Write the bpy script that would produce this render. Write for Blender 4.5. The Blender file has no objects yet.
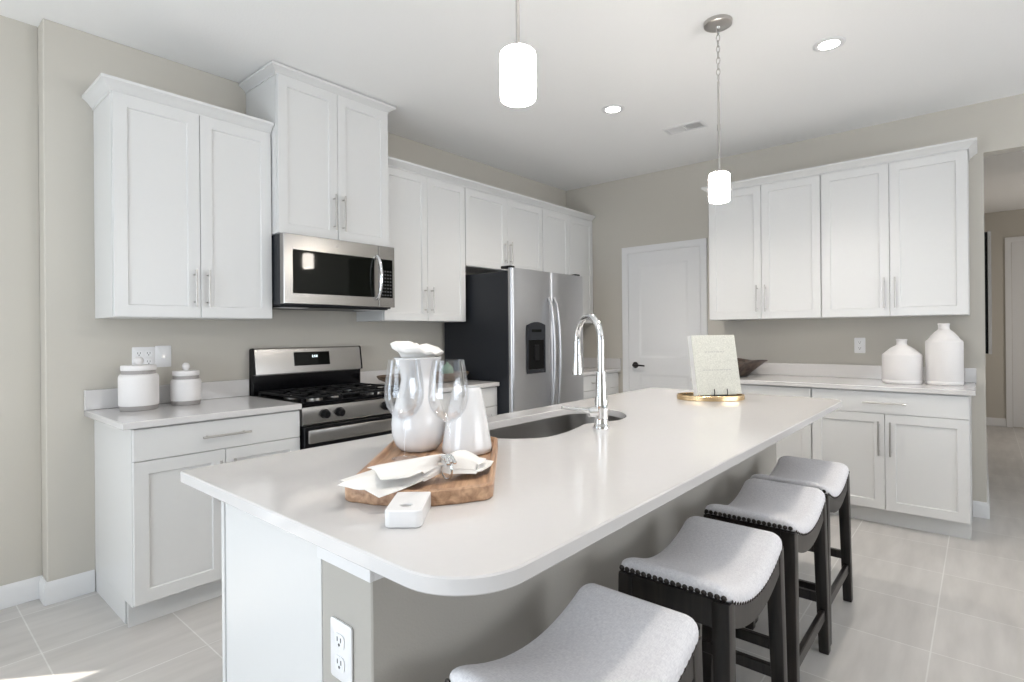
import bpy, bmesh, math, random
from mathutils import Vector, Matrix
from mathutils import noise as mnoise

random.seed(7)
S = bpy.context.scene
COL = S.collection
PI = math.pi

# ------------------------------------------------------------------ camera
cam_d = bpy.data.cameras.new('camera')
cam = bpy.data.objects.new('camera', cam_d)
COL.objects.link(cam)
F_PX, TH, PX, PY, ROLL = 547.812, 0.7074, 514.4324, 332.5601, -0.0089
cam_d.sensor_width = 36.0
cam_d.sensor_fit = 'HORIZONTAL'
cam_d.lens = F_PX / 1024 * 36
cam_d.shift_x = -(PX - 512) / 1024
cam_d.shift_y = (PY - 341) / 1024
cam_d.clip_start = 0.02
_f = Vector((math.cos(TH), math.sin(TH), 0.0006)).normalized()
_r0 = Vector((math.sin(TH), -math.cos(TH), 0))
_u0 = _r0.cross(_f)
_r = _r0 * math.cos(ROLL) + _u0 * math.sin(ROLL)
_u = _u0 * math.cos(ROLL) - _r0 * math.sin(ROLL)
cam.matrix_world = Matrix(((_r.x, _u.x, -_f.x, -1.4847), (_r.y, _u.y, -_f.y, -3.4126),
                           (_r.z, _u.z, -_f.z, 1.2812), (0, 0, 0, 1)))
S.camera = cam

# ------------------------------------------------------------------ world, lights, exposure
S.view_settings.view_transform = 'Standard'
S.view_settings.look = 'None'
S.view_settings.gamma = 1
S.view_settings.use_curve_mapping = False
S.view_settings.exposure = 0.2
w = bpy.data.worlds.new('sky')
S.world = w
w.use_nodes = True
w.node_tree.nodes['Background'].inputs[0].default_value = (0.80, 0.90, 1.0, 1)
w.node_tree.nodes['Background'].inputs[1].default_value = 1.3

sun_d = bpy.data.lights.new('sun', 'SUN')
sun_d.energy = 11.0
sun_d.angle = 0.01
sun_d.color = (1.0, 0.95, 0.86)
sun = bpy.data.objects.new('sun', sun_d)
COL.objects.link(sun)
_sd = Vector((0.457, -0.391, -0.80))
sun.rotation_euler = _sd.to_track_quat('-Z', 'Y').to_euler()


def area(name, loc, direction, sx, sy, power, color):
    d = bpy.data.lights.new(name, 'AREA')
    d.shape = 'RECTANGLE'
    d.size, d.size_y = sx, sy
    d.energy = power
    d.color = color
    o = bpy.data.objects.new(name, d)
    COL.objects.link(o)
    o.location = loc
    o.rotation_euler = Vector(direction).to_track_quat('-Z', 'Z').to_euler()
    return o


DAY = (0.84, 0.92, 1.0)
DAY_B = (0.97, 0.98, 1.0)
# daylight area lamps at unseen openings; side and rear aimed up at the ceiling
area('patio_door_daylight', (-2.865, 0.11, 1.05), (0.15, -1, 0.15), 1.6, 1.9, 8, DAY)
area('side_window_daylight', (-4.02, -2.3, 1.35), (1, 0, 0.65), 2.4, 1.8, 70, DAY)
area('rear_ceiling_fill', (1.3, -7.52, 1.45), (0.0, 1, 1.2), 4.0, 1.9, 92, DAY_B)  # added fill, shifted and tilted up to brighten the far ceiling
area('hall_daylight', (6.6, -5.16, 1.35), (0, 1, -0.1), 1.1, 1.5, 15, (1.0, 0.93, 0.86))


# ------------------------------------------------------------------ materials
def new_mat(name):
    m = bpy.data.materials.new(name)
    m.use_nodes = True
    nt = m.node_tree
    b = nt.nodes['Principled BSDF']
    return m, nt, b


def node(nt, t, **kw):
    n = nt.nodes.new(t)
    for k, v in kw.items():
        setattr(n, k, v)
    return n


def solid(name, col, rough=0.5, metal=0.0, spec=0.5, bump=0.0, bscale=60.0, var=0.0, coat=0.0):
    """A plain painted / glazed / metal surface with a little procedural variation."""
    m, nt, b = new_mat(name)
    b.inputs['Roughness'].default_value = rough
    b.inputs['Metallic'].default_value = metal
    b.inputs['Specular IOR Level'].default_value = spec
    b.inputs['Coat Weight'].default_value = coat
    tc = node(nt, 'ShaderNodeTexCoord')
    nz = node(nt, 'ShaderNodeTexNoise')
    nz.inputs['Scale'].default_value = bscale
    nz.inputs['Detail'].default_value = 3
    nt.links.new(tc.outputs['Object'], nz.inputs['Vector'])
    mix = node(nt, 'ShaderNodeMix', data_type='RGBA')
    c = Vector(col)
    mix.inputs['A'].default_value = (*(c * (1 - var)), 1)
    mix.inputs['B'].default_value = (*[min(1, x) for x in c * (1 + var)], 1)
    nt.links.new(nz.outputs['Fac'], mix.inputs['Factor'])
    nt.links.new(mix.outputs['Result'], b.inputs['Base Color'])
    if bump:
        bp = node(nt, 'ShaderNodeBump')
        bp.inputs['Strength'].default_value = bump
        bp.inputs['Distance'].default_value = 0.002
        nt.links.new(nz.outputs['Fac'], bp.inputs['Height'])
        nt.links.new(bp.outputs['Normal'], b.inputs['Normal'])
    return m


def brushed(name, col, rough, axis):
    m, nt, b = new_mat(name)
    b.inputs['Metallic'].default_value = 1.0
    tc = node(nt, 'ShaderNodeTexCoord')
    mp = node(nt, 'ShaderNodeMapping')
    sc = [1400.0, 1400.0, 1400.0]
    sc[axis] = 2.0
    mp.inputs['Scale'].default_value = sc
    nz = node(nt, 'ShaderNodeTexNoise')
    nz.inputs['Scale'].default_value = 1.0
    nz.inputs['Detail'].default_value = 2
    nt.links.new(tc.outputs['Object'], mp.inputs['Vector'])
    nt.links.new(mp.outputs['Vector'], nz.inputs['Vector'])
    mr = node(nt, 'ShaderNodeMapRange')
    mr.inputs['To Min'].default_value = rough - 0.01
    mr.inputs['To Max'].default_value = rough + 0.015
    nt.links.new(nz.outputs['Fac'], mr.inputs['Value'])
    nt.links.new(mr.outputs['Result'], b.inputs['Roughness'])
    mix = node(nt, 'ShaderNodeMix', data_type='RGBA')
    mix.inputs['A'].default_value = (*[x * 0.997 for x in col], 1)
    mix.inputs['B'].default_value = (*[min(1, x * 1.003) for x in col], 1)
    nt.links.new(nz.outputs['Fac'], mix.inputs['Factor'])
    nt.links.new(mix.outputs['Result'], b.inputs['Base Color'])
    return m


def wood(name, c0, c1, rough, sc, bump=0.1):
    m, nt, b = new_mat(name)
    tc = node(nt, 'ShaderNodeTexCoord')
    mp = node(nt, 'ShaderNodeMapping')
    mp.inputs['Scale'].default_value = sc
    nz = node(nt, 'ShaderNodeTexNoise')
    nz.inputs['Scale'].default_value = 1
    nz.inputs['Detail'].default_value = 6
    nz.inputs['Distortion'].default_value = 0.6
    cr = node(nt, 'ShaderNodeValToRGB')
    cr.color_ramp.elements[0].position = 0.32
    cr.color_ramp.elements[1].position = 0.70
    cr.color_ramp.elements[0].color = (*c0, 1)
    cr.color_ramp.elements[1].color = (*c1, 1)
    nt.links.new(tc.outputs['Object'], mp.inputs['Vector'])
    nt.links.new(mp.outputs['Vector'], nz.inputs['Vector'])
    nt.links.new(nz.outputs['Fac'], cr.inputs['Fac'])
    nt.links.new(cr.outputs['Color'], b.inputs['Base Color'])
    b.inputs['Roughness'].default_value = rough
    bp = node(nt, 'ShaderNodeBump')
    bp.inputs['Strength'].default_value = bump
    bp.inputs['Distance'].default_value = 0.001
    nt.links.new(nz.outputs['Fac'], bp.inputs['Height'])
    nt.links.new(bp.outputs['Normal'], b.inputs['Normal'])
    return m


def emit(name, col, strength, base=(0.9, 0.9, 0.9)):
    m, nt, b = new_mat(name)
    b.inputs['Base Color'].default_value = (*base, 1)
    b.inputs['Emission Color'].default_value = (*col, 1)
    b.inputs['Emission Strength'].default_value = strength
    b.inputs['Roughness'].default_value = 0.3
    return m


def thin_glass(name, tint=(1, 1, 1)):
    m, nt, b = new_mat(name)
    out = nt.nodes['Material Output']
    nt.nodes.remove(b)
    tr = node(nt, 'ShaderNodeBsdfTransparent')
    tr.inputs['Color'].default_value = (*tint, 1)
    gl = node(nt, 'ShaderNodeBsdfGlossy')
    gl.inputs['Roughness'].default_value = 0.02
    gl.inputs['Color'].default_value = (0.95, 0.97, 1, 1)
    lw = node(nt, 'ShaderNodeLayerWeight')
    lw.inputs['Blend'].default_value = 0.32
    mr = node(nt, 'ShaderNodeMapRange')
    mr.inputs['To Min'].default_value = 0.03
    mr.inputs['To Max'].default_value = 0.34
    nt.links.new(lw.outputs['Fresnel'], mr.inputs['Value'])
    mx = node(nt, 'ShaderNodeMixShader')
    nt.links.new(mr.outputs['Result'], mx.inputs['Fac'])
    nt.links.new(tr.outputs[0], mx.inputs[1])
    nt.links.new(gl.outputs[0], mx.inputs[2])
    nt.links.new(mx.outputs[0], out.inputs['Surface'])
    return m


def tile_floor():
    m, nt, b = new_mat('porcelain_tile')
    g = node(nt, 'ShaderNodeNewGeometry')
    mp = node(nt, 'ShaderNodeMapping')
    T = 0.457
    mp.inputs['Location'].default_value = (0.592 + 20 * T, 0.504 + 20 * T, 0)
    nt.links.new(g.outputs['Position'], mp.inputs['Vector'])
    br = node(nt, 'ShaderNodeTexBrick')
    br.offset = 0
    br.squash = 1
    br.inputs['Scale'].default_value = 1
    br.inputs['Brick Width'].default_value = T
    br.inputs['Row Height'].default_value = T
    br.inputs['Mortar Size'].default_value = 0.0028
    br.inputs['Mortar Smooth'].default_value = 0.2
    br.inputs['Color1'].default_value = (0.545, 0.525, 0.505, 1)
    br.inputs['Color2'].default_value = (0.580, 0.560, 0.540, 1)
    br.inputs['Mortar'].default_value = (0.70, 0.69, 0.67, 1)
    nt.links.new(mp.outputs['Vector'], br.inputs['Vector'])
    mp2 = node(nt, 'ShaderNodeMapping')
    mp2.inputs['Scale'].default_value = (1.6, 9.0, 1)
    nt.links.new(g.outputs['Position'], mp2.inputs['Vector'])
    nz = node(nt, 'ShaderNodeTexNoise')
    nz.inputs['Scale'].default_value = 1.6
    nz.inputs['Detail'].default_value = 5
    nt.links.new(mp2.outputs['Vector'], nz.inputs['Vector'])
    mr = node(nt, 'ShaderNodeMapRange')
    mr.inputs['From Min'].default_value = 0.3
    mr.inputs['From Max'].default_value = 0.7
    mr.inputs['To Min'].default_value = 0.90
    mr.inputs['To Max'].default_value = 1.08
    nt.links.new(nz.outputs['Fac'], mr.inputs['Value'])
    mx = node(nt, 'ShaderNodeMix', data_type='RGBA', blend_type='MULTIPLY')
    mx.inputs['Factor'].default_value = 1
    nt.links.new(br.outputs['Color'], mx.inputs['A'])
    nt.links.new(mr.outputs['Result'], mx.inputs['B'])
    nt.links.new(mx.outputs['Result'], b.inputs['Base Color'])
    b.inputs['Roughness'].default_value = 0.33
    bp = node(nt, 'ShaderNodeBump', invert=True)
    bp.inputs['Strength'].default_value = 0.25
    bp.inputs['Distance'].default_value = 0.002
    nt.links.new(br.outputs['Fac'], bp.inputs['Height'])
    nt.links.new(bp.outputs['Normal'], b.inputs['Normal'])
    return m


def fabric():
    m, nt, b = new_mat('oatmeal_linen')
    tc = node(nt, 'ShaderNodeTexCoord')
    outs = []
    for sc in ((900, 180, 200), (180, 900, 200)):
        mp = node(nt, 'ShaderNodeMapping')
        mp.inputs['Scale'].default_value = sc
        nz = node(nt, 'ShaderNodeTexNoise')
        nz.inputs['Scale'].default_value = 0.6
        nz.inputs['Detail'].default_value = 2
        nt.links.new(tc.outputs['Object'], mp.inputs['Vector'])
        nt.links.new(mp.outputs['Vector'], nz.inputs['Vector'])
        outs.append(nz.outputs['Fac'])
    ad = node(nt, 'ShaderNodeMath', operation='ADD')
    nt.links.new(outs[0], ad.inputs[0])
    nt.links.new(outs[1], ad.inputs[1])
    mr = node(nt, 'ShaderNodeMapRange')
    mr.inputs['From Min'].default_value = 0.7
    mr.inputs['From Max'].default_value = 1.3
    nt.links.new(ad.outputs[0], mr.inputs['Value'])
    mx = node(nt, 'ShaderNodeMix', data_type='RGBA')
    mx.inputs['A'].default_value = (0.70, 0.69, 0.72, 1)
    mx.inputs['B'].default_value = (0.88, 0.87, 0.89, 1)
    nt.links.new(mr.outputs['Result'], mx.inputs['Factor'])
    nt.links.new(mx.outputs['Result'], b.inputs['Base Color'])
    b.inputs['Roughness'].default_value = 0.95
    b.inputs['Specular IOR Level'].default_value = 0.15
    bp = node(nt, 'ShaderNodeBump')
    bp.inputs['Strength'].default_value = 0.25
    bp.inputs['Distance'].default_value = 0.001
    nt.links.new(ad.outputs[0], bp.inputs['Height'])
    nt.links.new(bp.outputs['Normal'], b.inputs['Normal'])
    return m


M = {}
M['wall'] = solid('greige_wall_paint', (0.560, 0.533, 0.480), 0.75, spec=0.25, bump=0.15, bscale=220, var=0.01)
M['ceil'] = solid('ceiling_paint', (0.88, 0.88, 0.875), 0.9, spec=0.1, bump=0.35, bscale=90, var=0.01)
M['trim'] = solid('white_trim_paint', (0.75, 0.75, 0.755), 0.35, var=0.01)
M['cab'] = solid('white_cabinet_paint', (0.70, 0.70, 0.695), 0.32, var=0.008)
M['quartz'] = solid('white_quartz', (0.65, 0.635, 0.63), 0.09, var=0.015, bscale=35)
M['floor'] = tile_floor()
M['steel_h'] = brushed('brushed_steel_horizontal', (0.40, 0.385, 0.37), 0.25, 0)
M['steel_v'] = brushed('brushed_steel_vertical', (0.52, 0.52, 0.53), 0.30, 0)
M['sink'] = brushed('sink_steel', (0.46, 0.45, 0.44), 0.28, 0)
M['nickel'] = solid('satin_nickel', (0.50, 0.48, 0.46), 0.30, metal=1, var=0.02)
M['chrome'] = solid('polished_chrome', (0.86, 0.87, 0.88), 0.05, metal=1)
M['fridge_side'] = solid('charcoal_enamel', (0.017, 0.019, 0.024), 0.42, spec=0.35, bump=0.15, bscale=400)
M['black'] = solid('black_plastic', (0.006, 0.006, 0.007), 0.35, spec=0.2)
M['recess'] = solid('recess_black', (0.006, 0.006, 0.006), 0.6, spec=0.1)
M['black_glass'] = solid('black_glass', (0.003, 0.004, 0.003), 0.04, spec=0.25)
M['iron'] = solid('cast_iron', (0.006, 0.006, 0.007), 0.5, spec=0.2, bump=0.3, bscale=300)
M['enamel'] = solid('black_enamel', (0.003, 0.003, 0.004), 0.12, spec=0.2)
M['bronze'] = solid('dark_bronze', (0.05, 0.045, 0.045), 0.35, metal=0.8)
M['ceramic'] = solid('glossy_white_ceramic', (0.75, 0.75, 0.76), 0.12, coat=0.3)
M['matte_ceramic'] = solid('matte_white_ceramic', (0.78, 0.76, 0.755), 0.6, bump=0.15, bscale=120, var=0.02)
M['clay'] = solid('raw_grey_stoneware', (0.36, 0.34, 0.33), 0.7, bump=0.3, bscale=200, var=0.08)
M['plate'] = solid('white_plastic', (0.84, 0.84, 0.85), 0.3)
M['slot'] = solid('slot_shadow_plastic', (0.06, 0.06, 0.06), 0.6)
M['glass'] = thin_glass('clear_glass')
M['board'] = wood('acacia_wood', (0.29, 0.155, 0.085), (0.60, 0.38, 0.235), 0.42, (5, 60, 60))
M['dark_wood'] = wood('espresso_wood', (0.007, 0.006, 0.0055), (0.034, 0.027, 0.023), 0.38, (40, 40, 4), 0.2)
M['tray_wood'] = wood('weathered_brown_wood', (0.07, 0.045, 0.03), (0.22, 0.15, 0.10), 0.55, (6, 40, 40))
M['fabric'] = fabric()
M['linen'] = solid('white_linen', (0.80, 0.785, 0.76), 0.9, spec=0.1, bump=0.35, bscale=500, var=0.02)
M['marble'] = solid('white_marble', (0.80, 0.79, 0.79), 0.2, var=0.05, bscale=12)
M['gold'] = solid('brushed_gold', (0.75, 0.56, 0.33), 0.25, metal=1, var=0.03)
M['mirror'] = solid('mirror_glass', (0.75, 0.76, 0.75), 0.03, metal=1)
M['book_cover'] = solid('speckled_cream_cloth', (0.60, 0.60, 0.545), 0.8, bump=0.5, bscale=150, var=0.30)
M['page'] = solid('page_paper', (0.85, 0.85, 0.84), 0.8)
M['ink'] = solid('grey_ink', (0.48, 0.48, 0.45), 0.8)
M['wire'] = solid('black_wire', (0.015, 0.015, 0.015), 0.4, metal=0.5)
M['green'] = solid('green_glaze', (0.16, 0.26, 0.20), 0.25, var=0.2, bscale=20)
M['bowl_bronze'] = wood('hammered_bronze_wood', (0.035, 0.025, 0.020), (0.16, 0.11, 0.085), 0.35, (25, 25, 25), 0.5)
M['nail'] = solid('antique_nail', (0.055, 0.048, 0.045), 0.35, metal=0.9)
M['shade'] = emit('lit_opal_glass', (1.0, 0.93, 0.84), 42.0)
M['led'] = emit('lit_downlight_lens', (1.0, 0.97, 0.92), 22.0)
M['digit'] = emit('display_digits', (0.8, 0.95, 1.0), 2.5)
M['grey_button'] = solid('grey_keypad_print', (0.06, 0.06, 0.065), 0.5)
M['knee'] = solid('shaded_wall_paint', (0.44, 0.42, 0.385), 0.75, spec=0.2, bump=0.2, bscale=200)  # same wall paint, darkened: stool-side shade is put into the colour


# ------------------------------------------------------------------ mesh builder
class MB:
    def __init__(self):
        self.v, self.f = [], []

    def add(self, vs, fs):
        n = len(self.v)
        self.v += [tuple(p) for p in vs]
        self.f += [tuple(i + n for i in f) for f in fs]
        return self

    def add_bm(self, bm):
        bm.verts.index_update()
        return self.add([v.co.copy() for v in bm.verts], [[v.index for v in f.verts] for f in bm.faces])

    def box(self, x0, y0, z0, x1, y1, z1, c=0.0015, seg=1):
        x0, x1 = min(x0, x1), max(x0, x1)
        y0, y1 = min(y0, y1), max(y0, y1)
        z0, z1 = min(z0, z1), max(z0, z1)
        bm = bmesh.new()
        bmesh.ops.create_cube(bm, size=1)
        for v in bm.verts:
            v.co = Vector(((x0 + x1) / 2 + v.co.x * (x1 - x0), (y0 + y1) / 2 + v.co.y * (y1 - y0),
                           (z0 + z1) / 2 + v.co.z * (z1 - z0)))
        c = min(c, 0.45 * min(x1 - x0, y1 - y0, z1 - z0))
        if c > 0:
            bmesh.ops.bevel(bm, geom=bm.edges[:], offset=c, segments=seg, affect='EDGES', profile=0.5)
        self.add_bm(bm)
        bm.free()
        return self

    def lathe(self, prof, seg=40, c=(0, 0, 0), a0=0, close=False):
        """prof: (r, z) list; r = 0 ends are closed to a point."""
        vs, fs, rows = [], [], []
        for r, z in prof:
            if r < 1e-6:
                rows.append([len(vs)])
                vs.append((c[0], c[1], c[2] + z))
            else:
                rows.append(list(range(len(vs), len(vs) + seg)))
                vs += [(c[0] + r * math.cos(a0 + 2 * PI * i / seg), c[1] + r * math.sin(a0 + 2 * PI * i / seg),
                        c[2] + z) for i in range(seg)]
        prs = list(zip(rows, rows[1:]))
        if close:
            prs.append((rows[-1], rows[0]))
        for A, B in prs:
            for i in range(seg):
                j = (i + 1) % seg
                if len(A) == 1 and len(B) == 1:
                    continue
                if len(A) == 1:
                    fs.append((A[0], B[j], B[i]))
                elif len(B) == 1:
                    fs.append((A[i], A[j], B[0]))
                else:
                    fs.append((A[i], A[j], B[j], B[i]))
        return self.add(vs, fs)

    def tube(self, pts, r, seg=12, closed=False, rfun=None, flat=None):
        pts = [Vector(p) for p in pts]
        n = len(pts)
        vs, fs = [], []
        up = None
        for i, p in enumerate(pts):
            a = pts[(i - 1) % n] if (closed or i) else pts[0]
            b = pts[(i + 1) % n] if (closed or i < n - 1) else pts[-1]
            t = (b - a).normalized()
            if up is None:
                up = Vector((0, 0, 1)) if abs(t.z) < 0.9 else Vector((0, 1, 0))
            s = t.cross(up).normalized()
            up = s.cross(t).normalized()
            rr = rfun(i / (n - 1)) if rfun else r
            fl = flat if flat else 1.0
            for k in range(seg):
                an = 2 * PI * k / seg
                vs.append(p + s * math.cos(an) * rr + up * math.sin(an) * rr * fl)
        m = n if closed else n - 1
        for i in range(m):
            for k in range(seg):
                k2 = (k + 1) % seg
                i2 = (i + 1) % n
                fs.append((i * seg + k, i * seg + k2, i2 * seg + k2, i2 * seg + k))
        if not closed:
            fs.append(tuple(range(seg))[::-1])
            fs.append(tuple((n - 1) * seg + k for k in range(seg)))
        return self.add(vs, fs)

    def loft(self, rings, cap=True, closed=False):
        """rings: lists of equal length of points."""
        n = len(rings[0])
        vs = [p for r in rings for p in r]
        fs = []
        m = len(rings)
        for i in range(m if closed else m - 1):
            i2 = (i + 1) % m
            for k in range(n):
                k2 = (k + 1) % n
                fs.append((i * n + k, i * n + k2, i2 * n + k2, i2 * n + k))
        if cap and not closed:
            fs.append(tuple(range(n))[::-1])
            fs.append(tuple((m - 1) * n + k for k in range(n)))
        return self.add(vs, fs)

    def sheet(self, rows, th):
        """A cloth given as rows of points, doubled to a thickness."""
        a, b = len(rows), len(rows[0])
        P = [[Vector(p) for p in r] for r in rows]
        top, bot = [], []
        for i in range(a):
            for j in range(b):
                du = P[min(i + 1, a - 1)][j] - P[max(i - 1, 0)][j]
                dv = P[i][min(j + 1, b - 1)] - P[i][max(j - 1, 0)]
                nn = du.cross(dv)
                nn = nn.normalized() if nn.length > 1e-12 else Vector((0, 0, 1))
                top.append(P[i][j] + nn * th / 2)
                bot.append(P[i][j] - nn * th / 2)
        fs = []
        N = a * b
        for i in range(a - 1):
            for j in range(b - 1):
                q = (i * b + j, (i + 1) * b + j, (i + 1) * b + j + 1, i * b + j + 1)
                fs.append(q)
                fs.append(tuple(N + k for k in q[::-1]))
        edge = [i * b for i in range(a)] + [(a - 1) * b + j for j in range(1, b)] + \
               [i * b + b - 1 for i in range(a - 2, -1, -1)] + [j for j in range(b - 2, 0, -1)]
        for k in range(len(edge)):
            p, q = edge[k], edge[(k + 1) % len(edge)]
            fs.append((q, p, N + p, N + q))
        return self.add(top + bot, fs)

    def xf(self, mat):
        self.v = [tuple(mat @ Vector(p)) for p in self.v]
        return self

    def build(self, name, mat, parent=None, smooth=32, loc=None, merge=0):
        me = bpy.data.meshes.new(name)
        me.from_pydata(self.v, [], self.f)
        bm = bmesh.new()
        bm.from_mesh(me)
        if merge:
            bmesh.ops.remove_doubles(bm, verts=bm.verts[:], dist=merge)
        bmesh.ops.recalc_face_normals(bm, faces=bm.faces[:])
        bm.to_mesh(me)
        bm.free()
        if smooth:
            for p in me.polygons:
                p.use_smooth = True
            me.set_sharp_from_angle(angle=math.radians(smooth))
        me.materials.append(mat)
        o = bpy.data.objects.new(name, me)
        COL.objects.link(o)
        if parent:
            o.parent = parent
        if loc:
            o.location = loc
        return o


def tag(o, label=None, cat=None, group=None, kind=None):
    for k, v in (('label', label), ('category', cat), ('group', group), ('kind', kind)):
        if v:
            o[k] = v
    return o


def thing(name, label, cat, loc=(0, 0, 0), rz=0.0, group=None):
    o = bpy.data.objects.new(name, None)
    COL.objects.link(o)
    o.location = loc
    o.rotation_euler = (0, 0, rz)
    o.empty_display_size = 0.1
    return tag(o, label, cat, group)


def copy_tree(o, parent=None):
    c = o.copy()
    COL.objects.link(c)
    if parent:
        c.parent = parent
    for ch in list(o.children):
        copy_tree(ch, c)
    return c


def struct(name, mb, mat, label, cat='room', parent=None, smooth=32):
    o = mb.build(name, mat, parent, smooth)
    if parent is None:
        tag(o, label, cat, None, 'structure')
    return o


def rrect(x0, y0, x1, y1, r, n=8):
    """Rounded rectangle, r = radii for corners (x0y0, x1y0, x1y1, x0y1), counter-clockwise."""
    if not hasattr(r, '__len__'):
        r = (r,) * 4
    P = []
    for (cx, cy, sx, sy, a0), rr in zip(((x0, y0, 1, 1, PI), (x1, y0, -1, 1, 1.5 * PI), (x1, y1, -1, -1, 0), (x0, y1, 1, -1, 0.5 * PI)), r):
        k = n if rr > 0.001 else 1
        rr = max(rr, 1e-5)
        for i in range(k + 1 if k > 1 else 1):
            a = a0 + (PI / 2) * (i / k if k > 1 else 0.5)
            if k == 1:
                P.append((cx, cy))
            else:
                P.append((cx + sx * rr + rr * math.cos(a), cy + sy * rr + rr * math.sin(a)))
    return P


def slab(outer, z0, z1, hole=None, c=0.003):
    """Flat slab from a polygon with eased edges and an optional hole."""
    def inset(poly, d):
        n = len(poly)
        out = []
        for i in range(n):
            p0, p1, p2 = Vector(poly[i - 1]), Vector(poly[i]), Vector(poly[(i + 1) % n])
            e1, e2 = (p1 - p0).normalized(), (p2 - p1).normalized()
            n1, n2 = Vector((-e1.y, e1.x)), Vector((-e2.y, e2.x))
            b = (n1 + n2)
            b = b / max(0.3, b.length_squared / 2)
            out.append((p1.x + b.x * d, p1.y + b.y * d))
        return out
    mb = MB()
    bm = bmesh.new()
    rings = [(inset(outer, c), z0), (outer, z0 + c), (outer, z1 - c), (inset(outer, c), z1)]
    R = [[bm.verts.new((x, y, z)) for x, y in P] for P, z in rings]
    n = len(outer)
    for A, B in zip(R, R[1:]):
        for i in range(n):
            bm.faces.new((A[i], A[(i + 1) % n], B[(i + 1) % n], B[i]))
    if hole:
        H = [[bm.verts.new((x, y, z)) for x, y in P] for P, z in ((hole, z0), (hole, z1 - 0.002), (inset(hole, -0.002), z1))]
        m = len(hole)
        for A, B in zip(H, H[1:]):
            for i in range(m):
                bm.faces.new((A[i], A[(i + 1) % m], B[(i + 1) % m], B[i]))
        for ring, hr in ((R[0], H[0]), (R[-1], H[-1])):
            es = []
            for L in (ring, hr):
                for i in range(len(L)):
                    e = bm.edges.get((L[i], L[(i + 1) % len(L)]))
                    es.append(e)
            bmesh.ops.triangle_fill(bm, edges=es, use_beauty=True)
    else:
        bm.faces.new(R[0][::-1])
        bm.faces.new(R[-1])
    mb.add_bm(bm)
    bm.free()
    return mb


def shaker(wd, ht, t=0.019, stile=0.056, rec=0.008):
    """Shaker door, local x 0..wd, z 0..ht, front at y = -t, back at y = 0."""
    mb = MB()

    def ring(x0, z0, x1, z1, y):
        return [(x0, y, z0), (x1, y, z0), (x1, y, z1), (x0, y, z1)]
    c = 0.0015
    s = stile
    rings = [ring(0, 0, wd, ht, 0), ring(0, 0, wd, ht, -t + c), ring(c, c, wd - c, ht - c, -t),
             ring(s, s, wd - s, ht - s, -t), ring(s + 0.001, s + 0.001, wd - s - 0.001, ht - s - 0.001, -t + 0.001),
             ring(s + 0.004, s + 0.004, wd - s - 0.004, ht - s - 0.004, -t + rec)]
    return mb.loft(rings, cap=True)


def bar_pull(length, vertical=True, r=0.0055, out=0.032):
    """Bar handle centred on the origin, standing off towards -y."""
    mb = MB()
    h = length / 2
    pts = [(0, -out, -h), (0, -out, h)] if vertical else [(-h, -out, 0), (h, -out, 0)]
    mb.tube(pts, r, 12)
    for s in (-1, 1):
        q = s * (h - 0.025)
        a = (0, 0, q) if vertical else (q, 0, 0)
        b = (0, -out, q) if vertical else (q, -out, 0)
        mb.tube([a, b], r * 0.8, 10)
    return mb


GAP = 0.003


def upper_cabinet(label, wd, z0, z1, depth, loc, rz=0.0, group=None, doors=2, side_gap=0.0, handle=0.19, stile=0.056,
                  filler=(0, 0)):
    root = thing('wall_cabinet', label, 'cabinet', (loc[0], loc[1], z0), rz, group)
    d = depth - 0.020
    MB().box(0, -d, 0, wd, -0.001, z1 - z0, 0.001).build('body', M['cab'], root)
    x0, x1 = filler[0] + GAP, wd - filler[1] - GAP
    dw = (x1 - x0 - GAP * (doors - 1)) / doors
    for i in range(doors):
        x = x0 + i * (dw + GAP)
        dr = shaker(dw, z1 - z0 - 0.006, stile=stile).build('door', M['cab'], root, loc=(x, -d - 0.001, 0.003))
        if handle:
            hx = dw - 0.030 if i % 2 == 0 else 0.030
            bar_pull(handle).build('handle', M['nickel'], dr, loc=(hx, -0.019, 0.055 + handle / 2))
    return root


def base_cabinet(label, wd, loc, rz=0.0, group=None, drawers=1, doors=2, left_panel=False, right_panel=False, depth=0.63,
                 drawer_handle=0.22, door_handle=0.22):
    """Base unit, toe kick recessed, drawer over doors, top at 0.883."""
    root = thing('base_cabinet', label, 'cabinet', loc, rz, group)
    d = depth - 0.020
    mb = MB()
    mb.box(0.0, -d, 0.105, wd, -0.001, 0.883, 0.001)
    mb.box(0.0, -d + 0.075, 0.0, wd, -d + 0.060, 0.105, 0.0)
    for on, xa, xb in ((left_panel, 0.0, 0.018), (right_panel, wd - 0.018, wd)):
        mb.box(xa, -0.501 if on else -d + 0.08, 0.0, xb, -0.001, 0.105, 0.001)
    mb.build('body', M['cab'], root)
    x0, x1 = GAP, wd - GAP
    zt = 0.876
    zd = 0.737
    fw = (x1 - x0 - GAP * (drawers - 1)) / drawers
    for i in range(drawers):
        f = MB().box(0, -0.019, 0, fw, 0, zt - zd, 0.0015).build('drawer_front', M['cab'], root, loc=(x0 + i * (fw + GAP), -d - 0.001, zd))
        bar_pull(drawer_handle, False).build('handle', M['nickel'], f, loc=(fw / 2, -0.019, (zt - zd) / 2))
    dw = (x1 - x0 - GAP * (doors - 1)) / doors
    for i in range(doors):
        dr = shaker(dw, zd - GAP - 0.115).build('door', M['cab'], root, loc=(x0 + i * (dw + GAP), -d - 0.001, 0.115))
        hx = dw - 0.030 if i % 2 == 0 else 0.030
        bar_pull(door_handle).build('handle', M['nickel'], dr, loc=(hx, -0.019, zd - 0.125 - 0.05 - door_handle / 2 + 0.01))
    return root


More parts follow.
